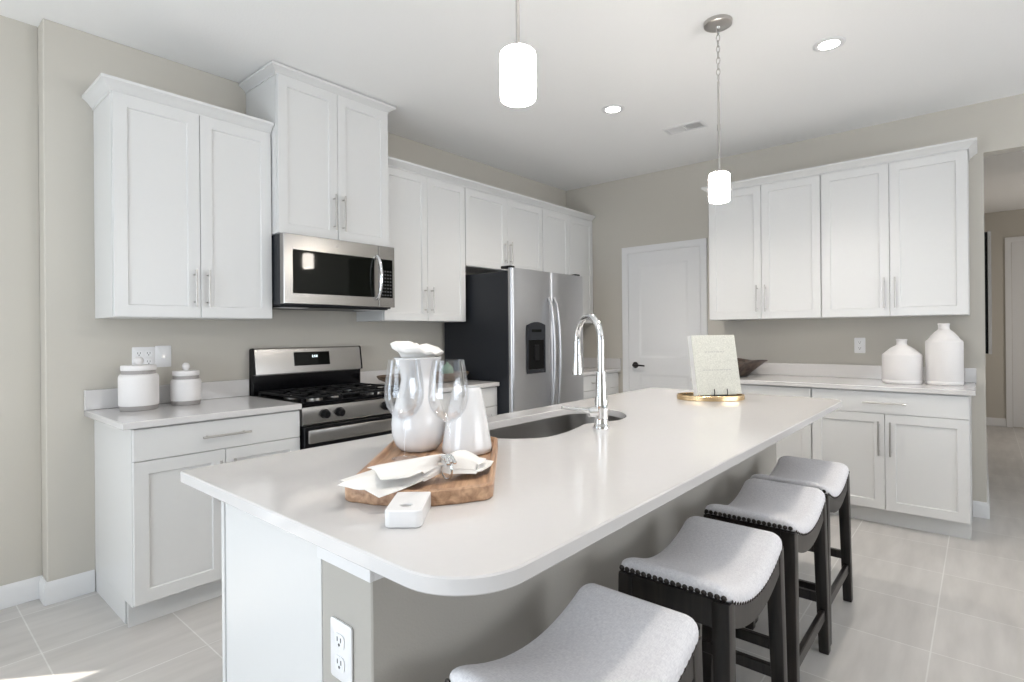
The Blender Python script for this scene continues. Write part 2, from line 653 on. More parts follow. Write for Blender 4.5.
def crown(path, z0, z1, proj, out):
    """Crown moulding swept along a plan path; `out` gives for each path point the outward unit offsets."""
    prof = [(0.0, z0), (0.006, z0), (0.006, z0 + 0.010), (0.012, z0 + 0.014), (proj * 0.55, z0 + (z1 - z0) * 0.52),
            (proj - 0.004, z1 - 0.016), (proj, z1 - 0.014), (proj, z1), (0.0, z1)]
    rings = []
    for (x, y), (ox, oy) in zip(path, out):
        rings.append([(x + ox * p, y + oy * p, z) for p, z in prof])
    return MB().loft(rings, cap=True)


# ------------------------------------------------------------------ room shell
H = 2.811
X0 = 3.392          # face of the far wall
YE = -3.425         # end of the far wall, where the hall begins
YR = 0.120          # recessed wall beside the cabinets
struct('floor', MB().box(-4.1, -7.6, -0.1, 8.3, 0.45, 0.0, 0), M['floor'], 'pale grey square tile floor running through kitchen and hall', 'floor')
struct('ceiling', MB().box(-4.1, -7.6, H, 8.3, 0.45, H + 0.1, 0), M['ceil'], 'flat white textured ceiling over the kitchen', 'ceiling')
struct('wall_back', MB().box(-0.951, 0, 0, X0, 0.45, H, 0.004), M['wall'], 'greige wall behind the range and refrigerator', 'wall')
mb = MB().box(-1.99, YR, 0, -0.952, 0.20, H, 0).box(-4.1, YR, 0, -3.74, 0.20, H, 0).box(-3.74, YR, 2.115, -1.99, 0.20, H, 0)
struct('wall_back_recess', mb, M['wall'], 'greige recessed wall left of the tall cabinets', 'wall')
prof_ = [(0.45, 0), (0.45, H), (-7.6, H), (-7.6, 0), (-5.1, 0), (-5.1, 2.47), (YE, 2.47), (YE, 0)]
mb = MB().loft([[(x, y, z) for y, z in prof_] for x in (X0, X0 + 0.115)])
struct('wall_right', mb, M['wall'], 'greige wall with pantry door, cabinets and hall opening', 'wall')
mb = MB().box(-4.1, -1.0, 0, -4.0, 0.45, H, 0).box(-4.1, -7.6, 0, -4.0, -3.6, H, 0).box(-4.1, -3.6, 2.35, -4.0, -1.0, H, 0).box(-4.1, -3.6, 0, -4.0, -1.0, 0.35, 0)
struct('wall_left', mb, M['wall'], 'greige side wall with a wide window', 'wall')
mb = MB().box(-4.1, -7.6, 0, -0.8, -7.5, H, 0).box(3.4, -7.6, 0, 8.3, -7.5, H, 0).box(-0.8, -7.6, 2.5, 3.4, -7.5, H, 0).box(-0.8, -7.6, 0, 3.4, -7.5, 0.4, 0)
struct('wall_front', mb, M['wall'], 'greige wall with added wide rear window', 'wall')
struct('wall_hall_left', MB().box(X0 + 0.116, YE, 0, 8.1, 0.45, H, 0), M['wall'], 'greige wall along the hall', 'wall')
struct('wall_hall_right', MB().box(X0 + 0.116, -5.22, 0, 6.0, -5.1, H, 0).box(7.2, -5.22, 0, 8.2, -5.1, H, 0).box(6.0, -5.22, 2.2, 7.2, -5.1, H, 0).box(6.0, -5.22, 0, 7.2, -5.1, 0.5, 0), M['wall'], 'greige wall across the hall', 'wall')
struct('wall_hall_end', MB().box(8.1, -5.22, 0, 8.3, 0.45, H, 0), M['wall'], 'greige end wall of the hall with a white door', 'wall')


def window(name, x0, y0, z0, x1, y1, z1, axis, n, label):
    """White framed window set in an opening, with glass panes."""
    root = thing(name, label, 'window', (0, 0, 0))
    root['kind'] = 'structure'
    fr = MB()
    gl = MB()
    t = 0.05
    if axis == 'x':
        ym = (y0 + y1) / 2
        fr.box(x0, ym - 0.03, z0, x1, ym + 0.03, z0 + t).box(x0, ym - 0.03, z1 - t, x1, ym + 0.03, z1)
        for i in range(n + 1):
            x = x0 + (x1 - x0 - t) * i / n
            fr.box(x, ym - 0.029, z0 + t, x + t, ym + 0.029, z1 - t)
        gl.box(x0 + t, ym - 0.004, z0 + t, x1 - t, ym + 0.004, z1 - t, 0)
    else:
        xm = (x0 + x1) / 2
        fr.box(xm - 0.03, y0, z0, xm + 0.03, y1, z0 + t).box(xm - 0.03, y0, z1 - t, xm + 0.03, y1, z1)
        for i in range(n + 1):
            y = y0 + (y1 - y0 - t) * i / n
            fr.box(xm - 0.029, y, z0 + t, xm + 0.029, y + t, z1 - t)
        gl.box(xm - 0.004, y0 + t, z0 + t, xm + 0.004, y1 - t, z1 - t, 0)
    fr.build('frame', M['trim'], root)
    gl.build('pane', M['glass'], root)


window('window_1', -3.74, 0.12, 0.0, -1.99, 0.18, 2.115, 'x', 2, 'glazed patio door in the recessed wall')
window('window_2', -4.1, -3.6, 0.35, -4.03, -1.0, 2.35, 'y', 3, 'wide window in the side wall')
window('window_3', -0.8, -7.6, 0.4, 3.39, -7.53, 2.5, 'x', 4, 'added unseen window in the rear wall, lighting the far ceiling')  # added opening, placed along the wall to light the far end
window('window_4', 6.0, -5.22, 0.5, 7.2, -5.14, 2.2, 'x', 2, 'window lighting the hall')


def baseboard(name, pts, label):
    """Moulded baseboard swept along wall faces; pts are (x, y, out_x, out_y)."""
    t, h = 0.014, 0.108
    prof = [(0, 0.001), (t, 0.001), (t, h - 0.028), (t * 0.75, h - 0.018), (t * 0.45, h - 0.004), (t * 0.3, h), (0, h)]
    rings = [[(x + ox * p, y + oy * p, z) for p, z in prof] for x, y, ox, oy in pts]
    struct(name, MB().loft(rings), M['trim'], label, 'baseboard')


e = 0.0005
baseboard('baseboard_back', [(-1.99, YR - e, 0, -1), (-0.951 - e, YR - e, -1, -1), (-0.951 - e, -e, -1, -1), (-0.768, -e, 0, -1)], 'white baseboard at the recessed wall left of the base cabinet')
baseboard('baseboard_right', [(X0 - e, -3.352, -1, 0), (X0 - e, YE - e, -1, -1), (X0 + 0.9, YE - e, 0, -1)], 'white baseboard wrapping the end of the cabinet wall')
baseboard('baseboard_hall', [(X0 + 0.95, YE - e, 0, -1), (8.1 - e, YE - e, -1, -1), (8.1 - e, -3.635, -1, 0)], 'white baseboard along the hall')


def panel_slab(wd, ht, t, panels, rec=0.007):
    """Moulded door leaf, local x 0..wd, z 0..ht, front at y=-t; panels = (x0,z0,x1,z1) with a raised field."""
    mb = MB()
    mb.box(0, -t + rec, 0, wd, 0, ht, 0.001)
    xs = sorted({0, wd, *[p[0] for p in panels], *[p[2] for p in panels]})
    zs = sorted({0, ht, *[p[1] for p in panels], *[p[3] for p in panels]})
    for i in range(len(xs) - 1):
        for j in range(len(zs) - 1):
            cx, cz = (xs[i] + xs[i + 1]) / 2, (zs[j] + zs[j + 1]) / 2
            if not any(p[0] < cx < p[2] and p[1] < cz < p[3] for p in panels):
                mb.box(xs[i], -t, zs[j], xs[i + 1], -t + rec + 0.001, zs[j + 1], 0)
    for x0, z0, x1, z1 in panels:
        m1, m2 = 0.014, 0.060
        r = lambda d, y: [(x0 + d, y, z0 + d), (x1 - d, y, z0 + d), (x1 - d, y, z1 - d), (x0 + d, y, z1 - d)]
        mb.loft([r(0, -t), r(m1, -t + rec - 0.001), r(m1 + 0.012, -t + rec - 0.001), r(m2, -t + 0.0015)], cap=False)
        mb.loft([r(m2, -t + 0.0015), r(m2 + 0.001, -t + 0.0013)])
    return mb


# pantry door in the far wall (faces -x)
CW = 0.062


def casing(wd, ht, root):
    """Door casing around an opening wd x ht, local x 0..wd, front towards -y."""
    prof = [(0, 0), (0, 0.010), (0.010, 0.014), (0.020, 0.015), (0.045, 0.020), (CW, 0.020), (CW, 0)]
    rings = []
    for x, z, sx, sz in ((0, 0.0, -1, 0), (0, ht, -1, 1), (wd, ht, 1, 1), (wd, 0.0, 1, 0)):
        rings.append([(x + sx * p, -q - e, z + sz * p) for p, q in prof])
    MB().loft(rings).build('casing', M['trim'], root)


d1 = thing('door_1', 'white two-panel pantry door beside the small corner counter', 'door', (X0, -0.740, 0.0), -PI / 2)
d1['kind'] = 'structure'
DW, DH = 0.730, 2.055
casing(DW, DH, d1)
leaf = panel_slab(DW - 0.006, DH - 0.012, 0.008, [(0.115, 0.21, DW - 0.12, 0.86), (0.115, 1.02, DW - 0.12, DH - 0.13)], rec=0.006).build('door_leaf', M['trim'], d1, loc=(0.003, -e, 0.010))
hm = MB()
hm.lathe([(0, 0), (0.031, 0), (0.031, 0.006), (0.026, 0.010), (0.012, 0.011), (0.012, 0.045), (0, 0.045)], 28)
hm.xf(Matrix.Rotation(PI / 2, 4, 'X'))
hm.tube([(-0.008, -0.045, 0), (0.03, -0.047, 0.001), (0.07, -0.046, 0.0), (0.115, -0.042, -0.003)], 0.009, 12, rfun=lambda t: 0.011 - 0.004 * t)
hm.build('door_handle', M['bronze'], d1, loc=(0.075, -0.0085, 0.955))

d2 = thing('door_2', 'white panelled door at the end of the hall', 'door', (8.1, -3.700, 0.0), -PI / 2)
d2['kind'] = 'structure'
casing(0.86, 2.40, d2)
panel_slab(0.854, 2.388, 0.008, [(0.13, 0.22, 0.73, 0.95), (0.13, 1.12, 0.73, 2.26)], rec=0.006).build('door_leaf', M['trim'], d2, loc=(0.003, -e, 0.010))

pf = thing('picture_frame', 'dark picture in white frame hanging on the hall wall', 'picture frame', (5.7, YE - 0.001, 1.62))
mb = MB()
for (xa, za, xb, zb) in ((-0.35, -0.58, 0.35, -0.53), (-0.35, 0.53, 0.35, 0.58), (-0.35, -0.53, -0.30, 0.53), (0.30, -0.53, 0.35, 0.53)):
    mb.box(xa, -0.052, za, xb, -0.026, zb, 0.003)
mb.build('frame', M['trim'], pf)
MB().box(-0.345, -0.0255, -0.575, 0.345, 0, 0.575, 0.001).build('picture', M['black'], pf)

# ------------------------------------------------------------------ wall cabinets along the range wall
ZU = 1.372
ZT = 2.430          # top of the cabinet boxes under the crown
ZC = 2.486
UD = 0.330
A = upper_cabinet('white two-door wall cabinet over the canisters left of the microwave', 0.755, ZU, ZT, UD, (-0.757, 0, 0))
p = 0.046
cr_ = crown([(0, -0.001), (0, -UD + 0.012), (0.754, -UD + 0.012)], ZT - ZU - 0.006, ZC - ZU, p, [(-1, 0), (-1, -1), (0, -1)])
cr_.build('crown_molding', M['cab'], A)
MB().box(0.002, -UD + 0.010, ZT - ZU, 0.753, -0.001, ZC - ZU - 0.004, 0).build('top_panel', M['cab'], A)
BD = 0.397
B = upper_cabinet('tall white wall cabinet reaching the ceiling above the microwave', 0.760, 1.858, 2.762, BD, (0.001, 0, 0), handle=0.22)
crown([(0, -0.001), (0, -BD + 0.012), (0.760, -BD + 0.012), (0.760, -0.001)], 2.756 - 1.858, H - 0.006 - 1.858, 0.042,
      [(-1, 0), (-1, -1), (1, -1), (1, 0)]).build('crown_molding', M['cab'], B)
MB().box(0.003, -BD + 0.014, 2.762 - 1.858, 0.757, -0.001, H - 0.008 - 1.858, 0).build('top_panel', M['cab'], B)
CX0, CX1, EX = 0.764, 1.540, 2.535
upper_cabinet('white two-door wall cabinet between microwave and refrigerator', CX1 - CX0 - 0.001, ZU, ZT, UD, (CX0, 0, 0), stile=0.050)
upper_cabinet('short white wall cabinet right over the refrigerator', EX - CX1 - 0.001, 1.812, ZT, UD, (CX1, 0, 0), handle=0.19)
upper_cabinet('white wall cabinet in the corner right of the refrigerator', X0 - 0.003 - EX, ZU, ZT, UD, (EX, 0, 0))
cm = crown([(CX0, -UD + 0.012), (X0 - 0.003, -UD + 0.012)], ZT + 0.001, ZC, p, [(0, -1), (0, -1)])
cm.box(CX0, -UD + 0.014, ZT + 0.001, X0 - 0.003, -0.001, ZC - 0.004, 0)
tag(cm.build('crown_molding', M['cab']), 'white crown molding running above the refrigerator cabinets to the corner', 'molding')

# wall cabinets on the far wall, facing -x
YL, YM, YRR = -1.672, -2.509, -3.348
upper_cabinet('white two-door wall cabinet beside the pantry door', YL - YM - 0.0015, ZU, ZT, UD, (X0, YL, 0), -PI / 2, handle=0.21)
upper_cabinet('white two-door wall cabinet hanging above the two white jugs', YM - YRR - 0.0015, ZU, ZT, UD, (X0, YM, 0), -PI / 2, handle=0.21)
xf_ = X0 - UD + 0.012
cm = crown([(X0 - 0.001, YL), (xf_, YL), (xf_, YRR), (X0 - 0.001, YRR)], ZT + 0.001, ZC, p, [(0, 1), (-1, 1), (-1, -1), (0, -1)])
cm.box(xf_ + 0.002, YRR + 0.002, ZT + 0.001, X0 - 0.001, YL - 0.002, ZC - 0.004, 0)
tag(cm.build('crown_molding', M['cab']), 'white crown molding above the cabinets right of the pantry door', 'molding')

# ------------------------------------------------------------------ base cabinets and worktops
WB = 0.764
base_cabinet('white base cabinet under the two lidded canisters', WB - 0.002, (-WB, 0, 0), left_panel=True)
base_cabinet('white base cabinet between the range and the refrigerator', 0.800, (0.766, 0, 0))
base_cabinet('white base cabinet in the corner beside the pantry door', X0 - 2.545 - 0.016, (2.545, 0, 0))
YB0, YBM, YB1 = -1.66, -2.501, -3.350
base_cabinet('white base cabinet behind the far end of the island', YB0 - YBM - 0.002, (X0, YB0, 0), -PI / 2)
base_cabinet('white base cabinet under the two white jugs', YBM - YB1, (X0, YBM, 0), -PI / 2, right_panel=True, drawer_handle=0.235)


def worktop(label, x0, y0, x1, y1, splash):
    r = thing('countertop', label, 'countertop', (0, 0, 0))
    slab(rrect(x0, y0, x1, y1, 0.004, 3), 0.884, 0.914).build('slab', M['quartz'], r)
    for (a, b, c_, d_) in splash:
        MB().box(a, b, 0.9145, c_, d_, 1.014, 0.002).build('backsplash', M['quartz'], r)
    return r


worktop('white quartz countertop left of the range, under the canisters', -0.806, -0.652, -0.003, -0.001, [(-0.806, -0.021, -0.003, -0.001)])
worktop('white quartz countertop between range and refrigerator', 0.765, -0.652, 1.568, -0.001, [(0.765, -0.021, 1.568, -0.001)])
worktop('small white quartz countertop in the corner by the pantry door', 2.542, -0.652, X0 - 0.002, -0.001, [(2.542, -0.021, X0 - 0.002, -0.001), (X0 - 0.022, -0.652, X0 - 0.002, -0.0215)])
worktop('white quartz countertop on the far wall under the two jugs', X0 - 0.652, -3.377, X0 - 0.001, -1.640, [(X0 - 0.021, -3.377, X0 - 0.001, -1.640)])

# ------------------------------------------------------------------ island
IX0, IX1, IY0, IY1 = -0.948, 1.85, -2.857, -1.751
PXN, PXF = -0.870, 1.825
KY, KF, CF = -2.522, -2.341, -1.830


def smooth_loop(pts, n=10):
    """Closed Catmull-Rom through plan points."""
    out = []
    m = len(pts)
    for i in range(m):
        p0, p1, p2, p3 = [Vector(pts[(i + k - 1) % m]) for k in range(4)]
        for j in range(n):
            t = j / n
            q = 0.5 * ((2 * p1) + (-p0 + p2) * t + (2 * p0 - 5 * p1 + 4 * p2 - p3) * t * t + (-p0 + 3 * p1 - 3 * p2 + p3) * t ** 3)
            out.append((q.x, q.y))
    return out


sink_pts = [(-0.085, -2.06), (-0.045, -2.17), (0.045, -2.24), (0.16, -2.243), (0.27, -2.222), (0.37, -2.200), (0.46, -2.232),
            (0.55, -2.255), (0.66, -2.220), (0.76, -2.13), (0.79, -2.02), (0.745, -1.905), (0.64, -1.880), (0.35, -1.876), (0.06, -1.878),
            (-0.055, -1.915)]
hole = smooth_loop(sink_pts, 6)
it = slab(rrect(IX0, IY0, IX1, IY1, (0.135, 0.10, 0.012, 0.012), 14), 0.884, 0.914, hole, 0.003).build('countertop', M['quartz'])
tag(it, 'large white quartz island countertop with rounded corners over the stools', 'countertop')

isl = thing('kitchen_island', 'white panelled kitchen island with greige knee wall behind the stools', 'kitchen island', (0, 0, 0))
MB().box(PXN, CF - 0.024, 0.0, PXN + 0.018, KF, 0.8835, 0.001).box(PXN - 0.004, CF - 0.0235, 0.0, PXN + 0.018, CF - 0.006, 0.8835, 0.001).build('end_panel', M['cab'], isl)
MB().box(PXF - 0.018, CF + 0.004, 0.0, PXF, KF, 0.8835, 0.001).build('end_panel', M['cab'], isl)
MB().box(PXN + 0.019, CF - 0.05, 0.0, PXF - 0.019, CF - 0.065, 0.099, 0).box(PXN + 0.019, KF + 0.001, 0.10, PXF - 0.019, CF - 0.005, 0.118, 0).box(
    PXN + 0.019, CF - 0.020, 0.119, PXF - 0.019, CF - 0.006, 0.8835, 0).build('body', M['cab'], isl)
n_ = 6
dw = (PXF - PXN - 0.04) / n_
for i in range(n_):
    dr = shaker(dw - 0.004, 0.735).xf(Matrix.Rotation(PI, 4, 'Z')).build('door', M['cab'], isl, loc=(PXN + 0.02 + (i + 1) * dw - 0.002, CF - 0.005, 0.125))
    bar_pull(0.2).xf(Matrix.Rotation(PI, 4, 'Z')).build('handle', M['nickel'], dr, loc=(-0.03 if i % 2 == 0 else -(dw - 0.034), 0.019, 0.60))
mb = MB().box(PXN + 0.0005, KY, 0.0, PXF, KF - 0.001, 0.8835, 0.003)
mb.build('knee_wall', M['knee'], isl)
# white apron board wrapping the head of the knee wall
za = 0.812
MB().box(PXN - 0.010, KY - 0.010, za, PXN - 0.0005, KF - 0.0005, 0.8835, 0.001).build('apron_board', M['trim'], isl)
MB().box(PXN, KY - 0.010, za, PXF, KY - 0.0005, 0.8835, 0.001).build('apron_board', M['trim'], isl)


# wall outlets -------------------------------------------------------
def outlet(label, loc, rz, wd=0.072, ht=0.117, kind='duplex', offs=(0,)):
    r = thing('wall_outlet', label, 'outlet', loc, rz)
    rings = []
    for y, d in ((-0.0005, 0), (-0.004, 0), (-0.006, 0.003)):
        rings.append([(x, y, z) for x, z in rrect(-wd / 2 + d, -ht / 2 + d, wd / 2 - d, ht / 2 - d, 0.006, 4)])
    MB().loft(rings).build('cover_plate', M['plate'], r)
    if kind == 'duplex':
        for ox in offs:
            for s in (-1, 1):
                mb = MB()
                rr = [[(ox + x, y, s * 0.0225 + z) for x, z in rrect(-0.017, -0.0145, 0.017, 0.0145, 0.009, 5)] for y in (-0.0062, -0.0082)]
                mb.loft(rr)
                f = mb.build('socket', M['plate'], r)
                sl = MB()
                sl.box(ox - 0.0075, -0.0088, s * 0.0225 - 0.001, ox - 0.0050, -0.0083, s * 0.0225 + 0.008, 0)
                sl.box(ox + 0.0050, -0.0088, s * 0.0225 - 0.001, ox + 0.0075, -0.0083, s * 0.0225 + 0.008, 0)
                q = MB().lathe([(0, 0), (0.003, 0), (0.003, 0.0005), (0, 0.0005)], 12).xf(Matrix.Translation((ox, -0.0083, s * 0.0225 - 0.007)) @ Matrix.Rotation(PI / 2, 4, 'X'))
                sl.add(q.v, q.f)
                sl.build('slot', M['slot'], f)
    else:
        q = MB().lathe([(0, 0), (0.009, 0), (0.009, 0.004), (0.005, 0.004), (0.005, 0.010), (0, 0.010)], 20).xf(Matrix.Translation((0, -0.0062, 0)) @ Matrix.Rotation(PI / 2, 4, 'X'))
        q.build('jack', M['nickel'], r)
    return r


outlet('white duplex outlet on the end of the island knee wall', (PXN - 0.0005, -2.422, 0.640), -PI / 2, 0.076, 0.120)
outlet('wide white outlet plate behind the larger canister', (-0.548, 0, 1.165), 0, 0.105, 0.117, 'duplex', (-0.022, 0.022))
outlet('white cable jack plate on the wall above the smaller canister', (-0.456, 0, 1.170), 0, 0.078, 0.117, 'jack')
outlet('white outlet on the far wall left of the white jugs', (X0, -2.701, 1.163), -PI / 2)

# ------------------------------------------------------------------ sink and faucet
def offset_loop(P, d):
    n = len(P)
    out = []
    for i in range(n):
        a, b = Vector(P[i - 1]), Vector(P[(i + 1) % n])
        t = (b - a).normalized()
        out.append((P[i][0] + t.y * d, P[i][1] - t.x * d))
    return out


def lift(P, z):
    return [(x, y, z) for x, y in P]


sk = thing('kitchen_sink', 'undermount stainless steel double sink set in the island', 'sink', (0, 0, 0))
rings = [lift(offset_loop(hole, 0.014), 0.8835), lift(offset_loop(hole, 0.004), 0.8835), lift(offset_loop(hole, 0.002), 0.80), lift(offset_loop(hole, -0.004), 0.72),
         lift(offset_loop(hole, -0.018), 0.692), lift(offset_loop(hole, -0.045), 0.684)]
bot = [lift(offset_loop(hole, -0.045), 0.678), lift(offset_loop(hole, -0.012), 0.687), lift(offset_loop(hole, 0.008), 0.72), lift(offset_loop(hole, 0.010), 0.878), lift(offset_loop(hole, 0.014), 0.878)]
mb = MB().loft(rings + bot, cap=False, closed=True)
ctr = lift(offset_loop(hole, -0.045), 0.684)
mb.add(ctr, [tuple(range(len(ctr)))])
ctr = lift(offset_loop(hole, -0.045), 0.678)
mb.add(ctr, [tuple(range(len(ctr)))[::-1]])
mb.build('basin', M['sink'], sk, 50)
mb = MB()
rr = []
for z, hw in ((0.6845, 0.030), (0.72, 0.018), (0.745, 0.012), (0.752, 0.004)):
    rr.append([(x, y, z) for x, y in rrect(0.37 - hw, -2.196, 0.37 + hw, -1.882, min(hw * 0.9, 0.01), 3)])
mb.loft(rr).build('divider', M['sink'], sk)
for cx in (0.13, 0.58):
    MB().lathe([(0.045, 0.6845), (0.045, 0.6865), (0.036, 0.6885), (0.030, 0.6855), (0, 0.6852)], 28, (cx, -2.05, 0)).build('drain', M['chrome'], sk)

FX, FY = 0.325, -2.300
fc = thing('faucet', 'chrome gooseneck pull-down faucet standing behind the island sink', 'faucet', (FX, FY, 0.9145), 0.0)
# the neck arches towards the sink; arch direction in plan
ad = Vector((0.46, 0.888, 0)).normalized()
MB().lathe([(0, 0), (0.031, 0), (0.031, 0.006), (0.027, 0.014), (0.0245, 0.040), (0.0265, 0.075), (0.0255, 0.105), (0.021, 0.125), (0.0195, 0.20), (0.019, 0.215), (0.0155, 0.216), (0, 0.216)], 36).build('base', M['chrome'], fc)
path = [Vector((0, 0, 0.20)), Vector((0, 0, 0.26)), Vector((0, 0, 0.32))]
R_ = 0.094
for k in range(1, 21):
    a = PI * 1.0 * k / 20
    path.append(ad * (R_ - R_ * math.cos(a)) + Vector((0, 0, 0.335 + R_ * math.sin(a))))
path += [ad * (2 * R_) + Vector((0, 0, 0.31))]
MB().tube(path, 0.0130, 18).build('neck', M['chrome'], fc)
q = ad * (2 * R_)
MB().lathe([(0, 0.335), (0.0135, 0.335), (0.0150, 0.328), (0.0150, 0.285), (0.0165, 0.275), (0.0215, 0.205), (0.0215, 0.192), (0.019, 0.190), (0, 0.190)], 28, (q.x, q.y, 0)).build('spray_head', M['chrome'], fc)
mb = MB()
ld = Vector((-0.80, 0.60, 0)).normalized()
s0 = ld * 0.018 + Vector((0, 0, 0.062))
mb.tube([s0, s0 + ld * 0.034], 0.019, 20)
mb.tube([s0 + ld * 0.030 + Vector((0, 0, 0.004)), s0 + ld * 0.06 + Vector((0, 0, 0.010)), s0 + ld * 0.14 + Vector((0, 0, 0.022))], 0.006, 12, rfun=lambda t: 0.0085 - 0.0035 * t)
mb.build('lever', M['chrome'], fc)

# ------------------------------------------------------------------ refrigerator
FX0, FX1, FYB, FYF = 1.578, 2.532, -0.732, -0.775
fr = thing('refrigerator', 'stainless side-by-side refrigerator with charcoal sides beneath the short cabinet', 'refrigerator', (FX0, 0, 0))
FW = FX1 - FX0
MB().box(0, FYB, 0.030, FW, -0.03, 1.745, 0.004).build('body', M['fridge_side'], fr)
for i, (xa, xb) in enumerate(((0.0, 0.476), (0.481, FW))):
    rings = []
    r = 0.022
    sect = [(xa, FYB - 0.004), (xa, FYF + r)] + [(xa + r - r * math.cos(a), FYF + r - r * math.sin(a)) for a in (PI / 8, PI / 4, 3 * PI / 8, PI / 2)] + \
           [(xa + (xb - xa) * t, FYF - 0.006 * math.sin(PI * t)) for t in (0.25, 0.5, 0.75)] + \
           [(xb - r + r * math.sin(a), FYF + r - r * math.cos(a)) for a in (0, PI / 8, PI / 4, 3 * PI / 8, PI / 2)] + [(xb, FYB - 0.004)]
    # slightly inset end rings ease the top and bottom edges
    for z in (0.085, 1.765):
        rings.append([(x, y, z) for x, y in sect])
    dr = MB().loft(rings).build('door', M['steel_v'], fr)
    hx = xb - 0.035 if i == 0 else xa + 0.035
    hb = MB()
    pts = []
    for k in range(17):
        t = k / 16
        pts.append((hx, FYF - 0.006 - 0.055 * math.sin(PI * min(1, max(0, t))) ** 0.45, 0.62 + 0.94 * t))
    hb.tube(pts, 0.0125, 12)
    hb.build('handle', M['steel_v'], dr)
    MB().box(xa + (0.01 if i == 0 else xb - xa - 0.07), FYF + 0.03, 1.7655, xa + (0.07 if i == 0 else xb - xa - 0.01), FYB + 0.08, 1.785, 0.004).build('hinge_cover', M['black'], fr)
    if i == 0:
        dp = MB()
        x0, x1, z0, z1 = 0.155, 0.385, 0.968, 1.342
        yf = FYF - 0.0068
        dp.box(x0, yf - 0.006, z0, x0 + 0.016, yf, z1).box(x1 - 0.016, yf - 0.006, z0, x1, yf, z1).box(x0 + 0.0165, yf - 0.006, z0, x1 - 0.0165, yf, z0 + 0.03).box(x0 + 0.0165, yf - 0.007, z1 - 0.115, x1 - 0.0165, yf, z1)
        # arched hood over the control pad
        hp = [(x0 + 0.01 + (x1 - x0 - 0.02) * t, z1 + 0.022 * math.sin(PI * t)) for t in [k / 12 for k in range(13)]]
        dp.loft([[(x, y, z) for x, z in hp] + [(x1 - 0.01, y, z1 - 0.004), (x0 + 0.01, y, z1 - 0.004)] for y in (yf, yf - 0.012)])
        d_ = dp.build('dispenser', M['fridge_side'], fr)
        MB().box(x0 + 0.0165, yf - 0.0015, z0 + 0.0305, x1 - 0.0165, yf, z1 - 0.1155, 0).build('recess', M['recess'], d_)
        MB().box(x0 + 0.055, yf - 0.0085, z1 - 0.055, x1 - 0.055, yf - 0.0072, z1 - 0.035, 0).build('display', M['black_glass'], d_)
        MB().box(x0 + 0.085, yf - 0.012, z0 + 0.10, x1 - 0.085, yf - 0.002, z0 + 0.22, 0.004).build('paddle', M['iron'], d_)
MB().box(0.01, FYB - 0.02, 0.002, FW - 0.01, FYB - 0.004, 0.078, 0.003).box(0.01, FYB - 0.003, 0.002, FW - 0.01, -0.05, 0.029, 0).build('toe_grille', M['black'], fr)

# ------------------------------------------------------------------ microwave
mw = thing('microwave', 'stainless over-the-range microwave with black glass door', 'microwave', (0.002, 0, 1.445))
MWW, MWH, MF = 0.758, 0.408, -0.455
MB().box(0, MF + 0.045, 0.004, MWW, -0.002, MWH, 0.003).build('body', M['fridge_side'], mw)
mb = MB()
xa, xd = 0.0, 0.632
gx0, gx1, gz0, gz1 = 0.052, 0.598, 0.072, 0.322


def frame_plate(mb, X0_, Z0_, X1_, Z1_, x0, z0, x1, z1, yb, yf):
    rings = []
    rc = lambda a, b, c_, d_, y: [(a, y, b), (c_, y, b), (c_, y, d_), (a, y, d_)]
    mb.loft([rc(x0, z0, x1, z1, yb), rc(X0_, Z0_, X1_, Z1_, yb), rc(X0_, Z0_, X1_, Z1_, yf + 0.003), rc(X0_ + 0.003, Z0_ + 0.003, X1_ - 0.003, Z1_ - 0.003, yf),
             rc(x0, z0, x1, z1, yf)], closed=True)
    return mb


frame_plate(mb, 0, 0.012, xd, MWH, gx0, gz0, gx1, gz1, MF + 0.044, MF)
dr = mb.build('door', M['steel_h'], mw)
MB().box(gx0 + 0.001, MF + 0.002, gz0 + 0.001, gx1 - 0.001, MF + 0.035, gz1 - 0.001, 0.001).build('window', M['black_glass'], dr)
hp = [(0.615, MF - 0.004 - 0.048 * math.sin(PI * t) ** 0.5, 0.062 + 0.275 * t) for t in [k / 14 for k in range(15)]]
MB().tube(hp, 0.011, 14).build('handle', M['chrome'], dr)
MB().lathe([(0, 0), (0.008, 0), (0.008, 0.001), (0, 0.001)], 18).xf(Matrix.Translation((0.33, MF, 0.365)) @ Matrix.Rotation(PI / 2, 4, 'X')).build('badge', M['nickel'], dr)
mb = MB()
frame_plate(mb, xd + 0.002, 0.012, MWW, MWH, xd + 0.012, 0.072, MWW - 0.018, 0.322, MF + 0.044, MF)
cp = mb.build('control_surround', M['steel_h'], mw)
MB().box(xd + 0.013, MF + 0.002, 0.073, MWW - 0.019, MF + 0.03, 0.321, 0.001).build('control_panel', M['black_glass'], cp)
kb = MB()
for i in range(4):
    for j in range(8):
        x = xd + 0.024 + i * 0.021
        z = 0.085 + j * 0.022
        kb.box(x, MF + 0.0012, z, x + 0.012, MF + 0.0019, z + 0.009, 0)
kb.build('keypad', M['grey_button'], cp)
MB().box(0.015, MF + 0.06, -0.004, MWW - 0.015, -0.03, 0.0035, 0.001).build('underside', M['black'], mw)
MB().box(0.03, MF + 0.08, -0.0065, 0.19, MF + 0.19, -0.0045, 0.001).box(MWW - 0.19, MF + 0.08, -0.0065, MWW - 0.03, MF + 0.19, -0.0045, 0.001).build('lamp_lens', M['plate'], mw)

# ------------------------------------------------------------------ range
rg = thing('gas_range', 'stainless gas range with black cooktop under the microwave', 'range', (0.002, 0, 0))
RW = 0.757
MB().box(0.002, -0.605, 0.03, RW - 0.002, -0.012, 0.895, 0.002).build('body', M['fridge_side'], rg)
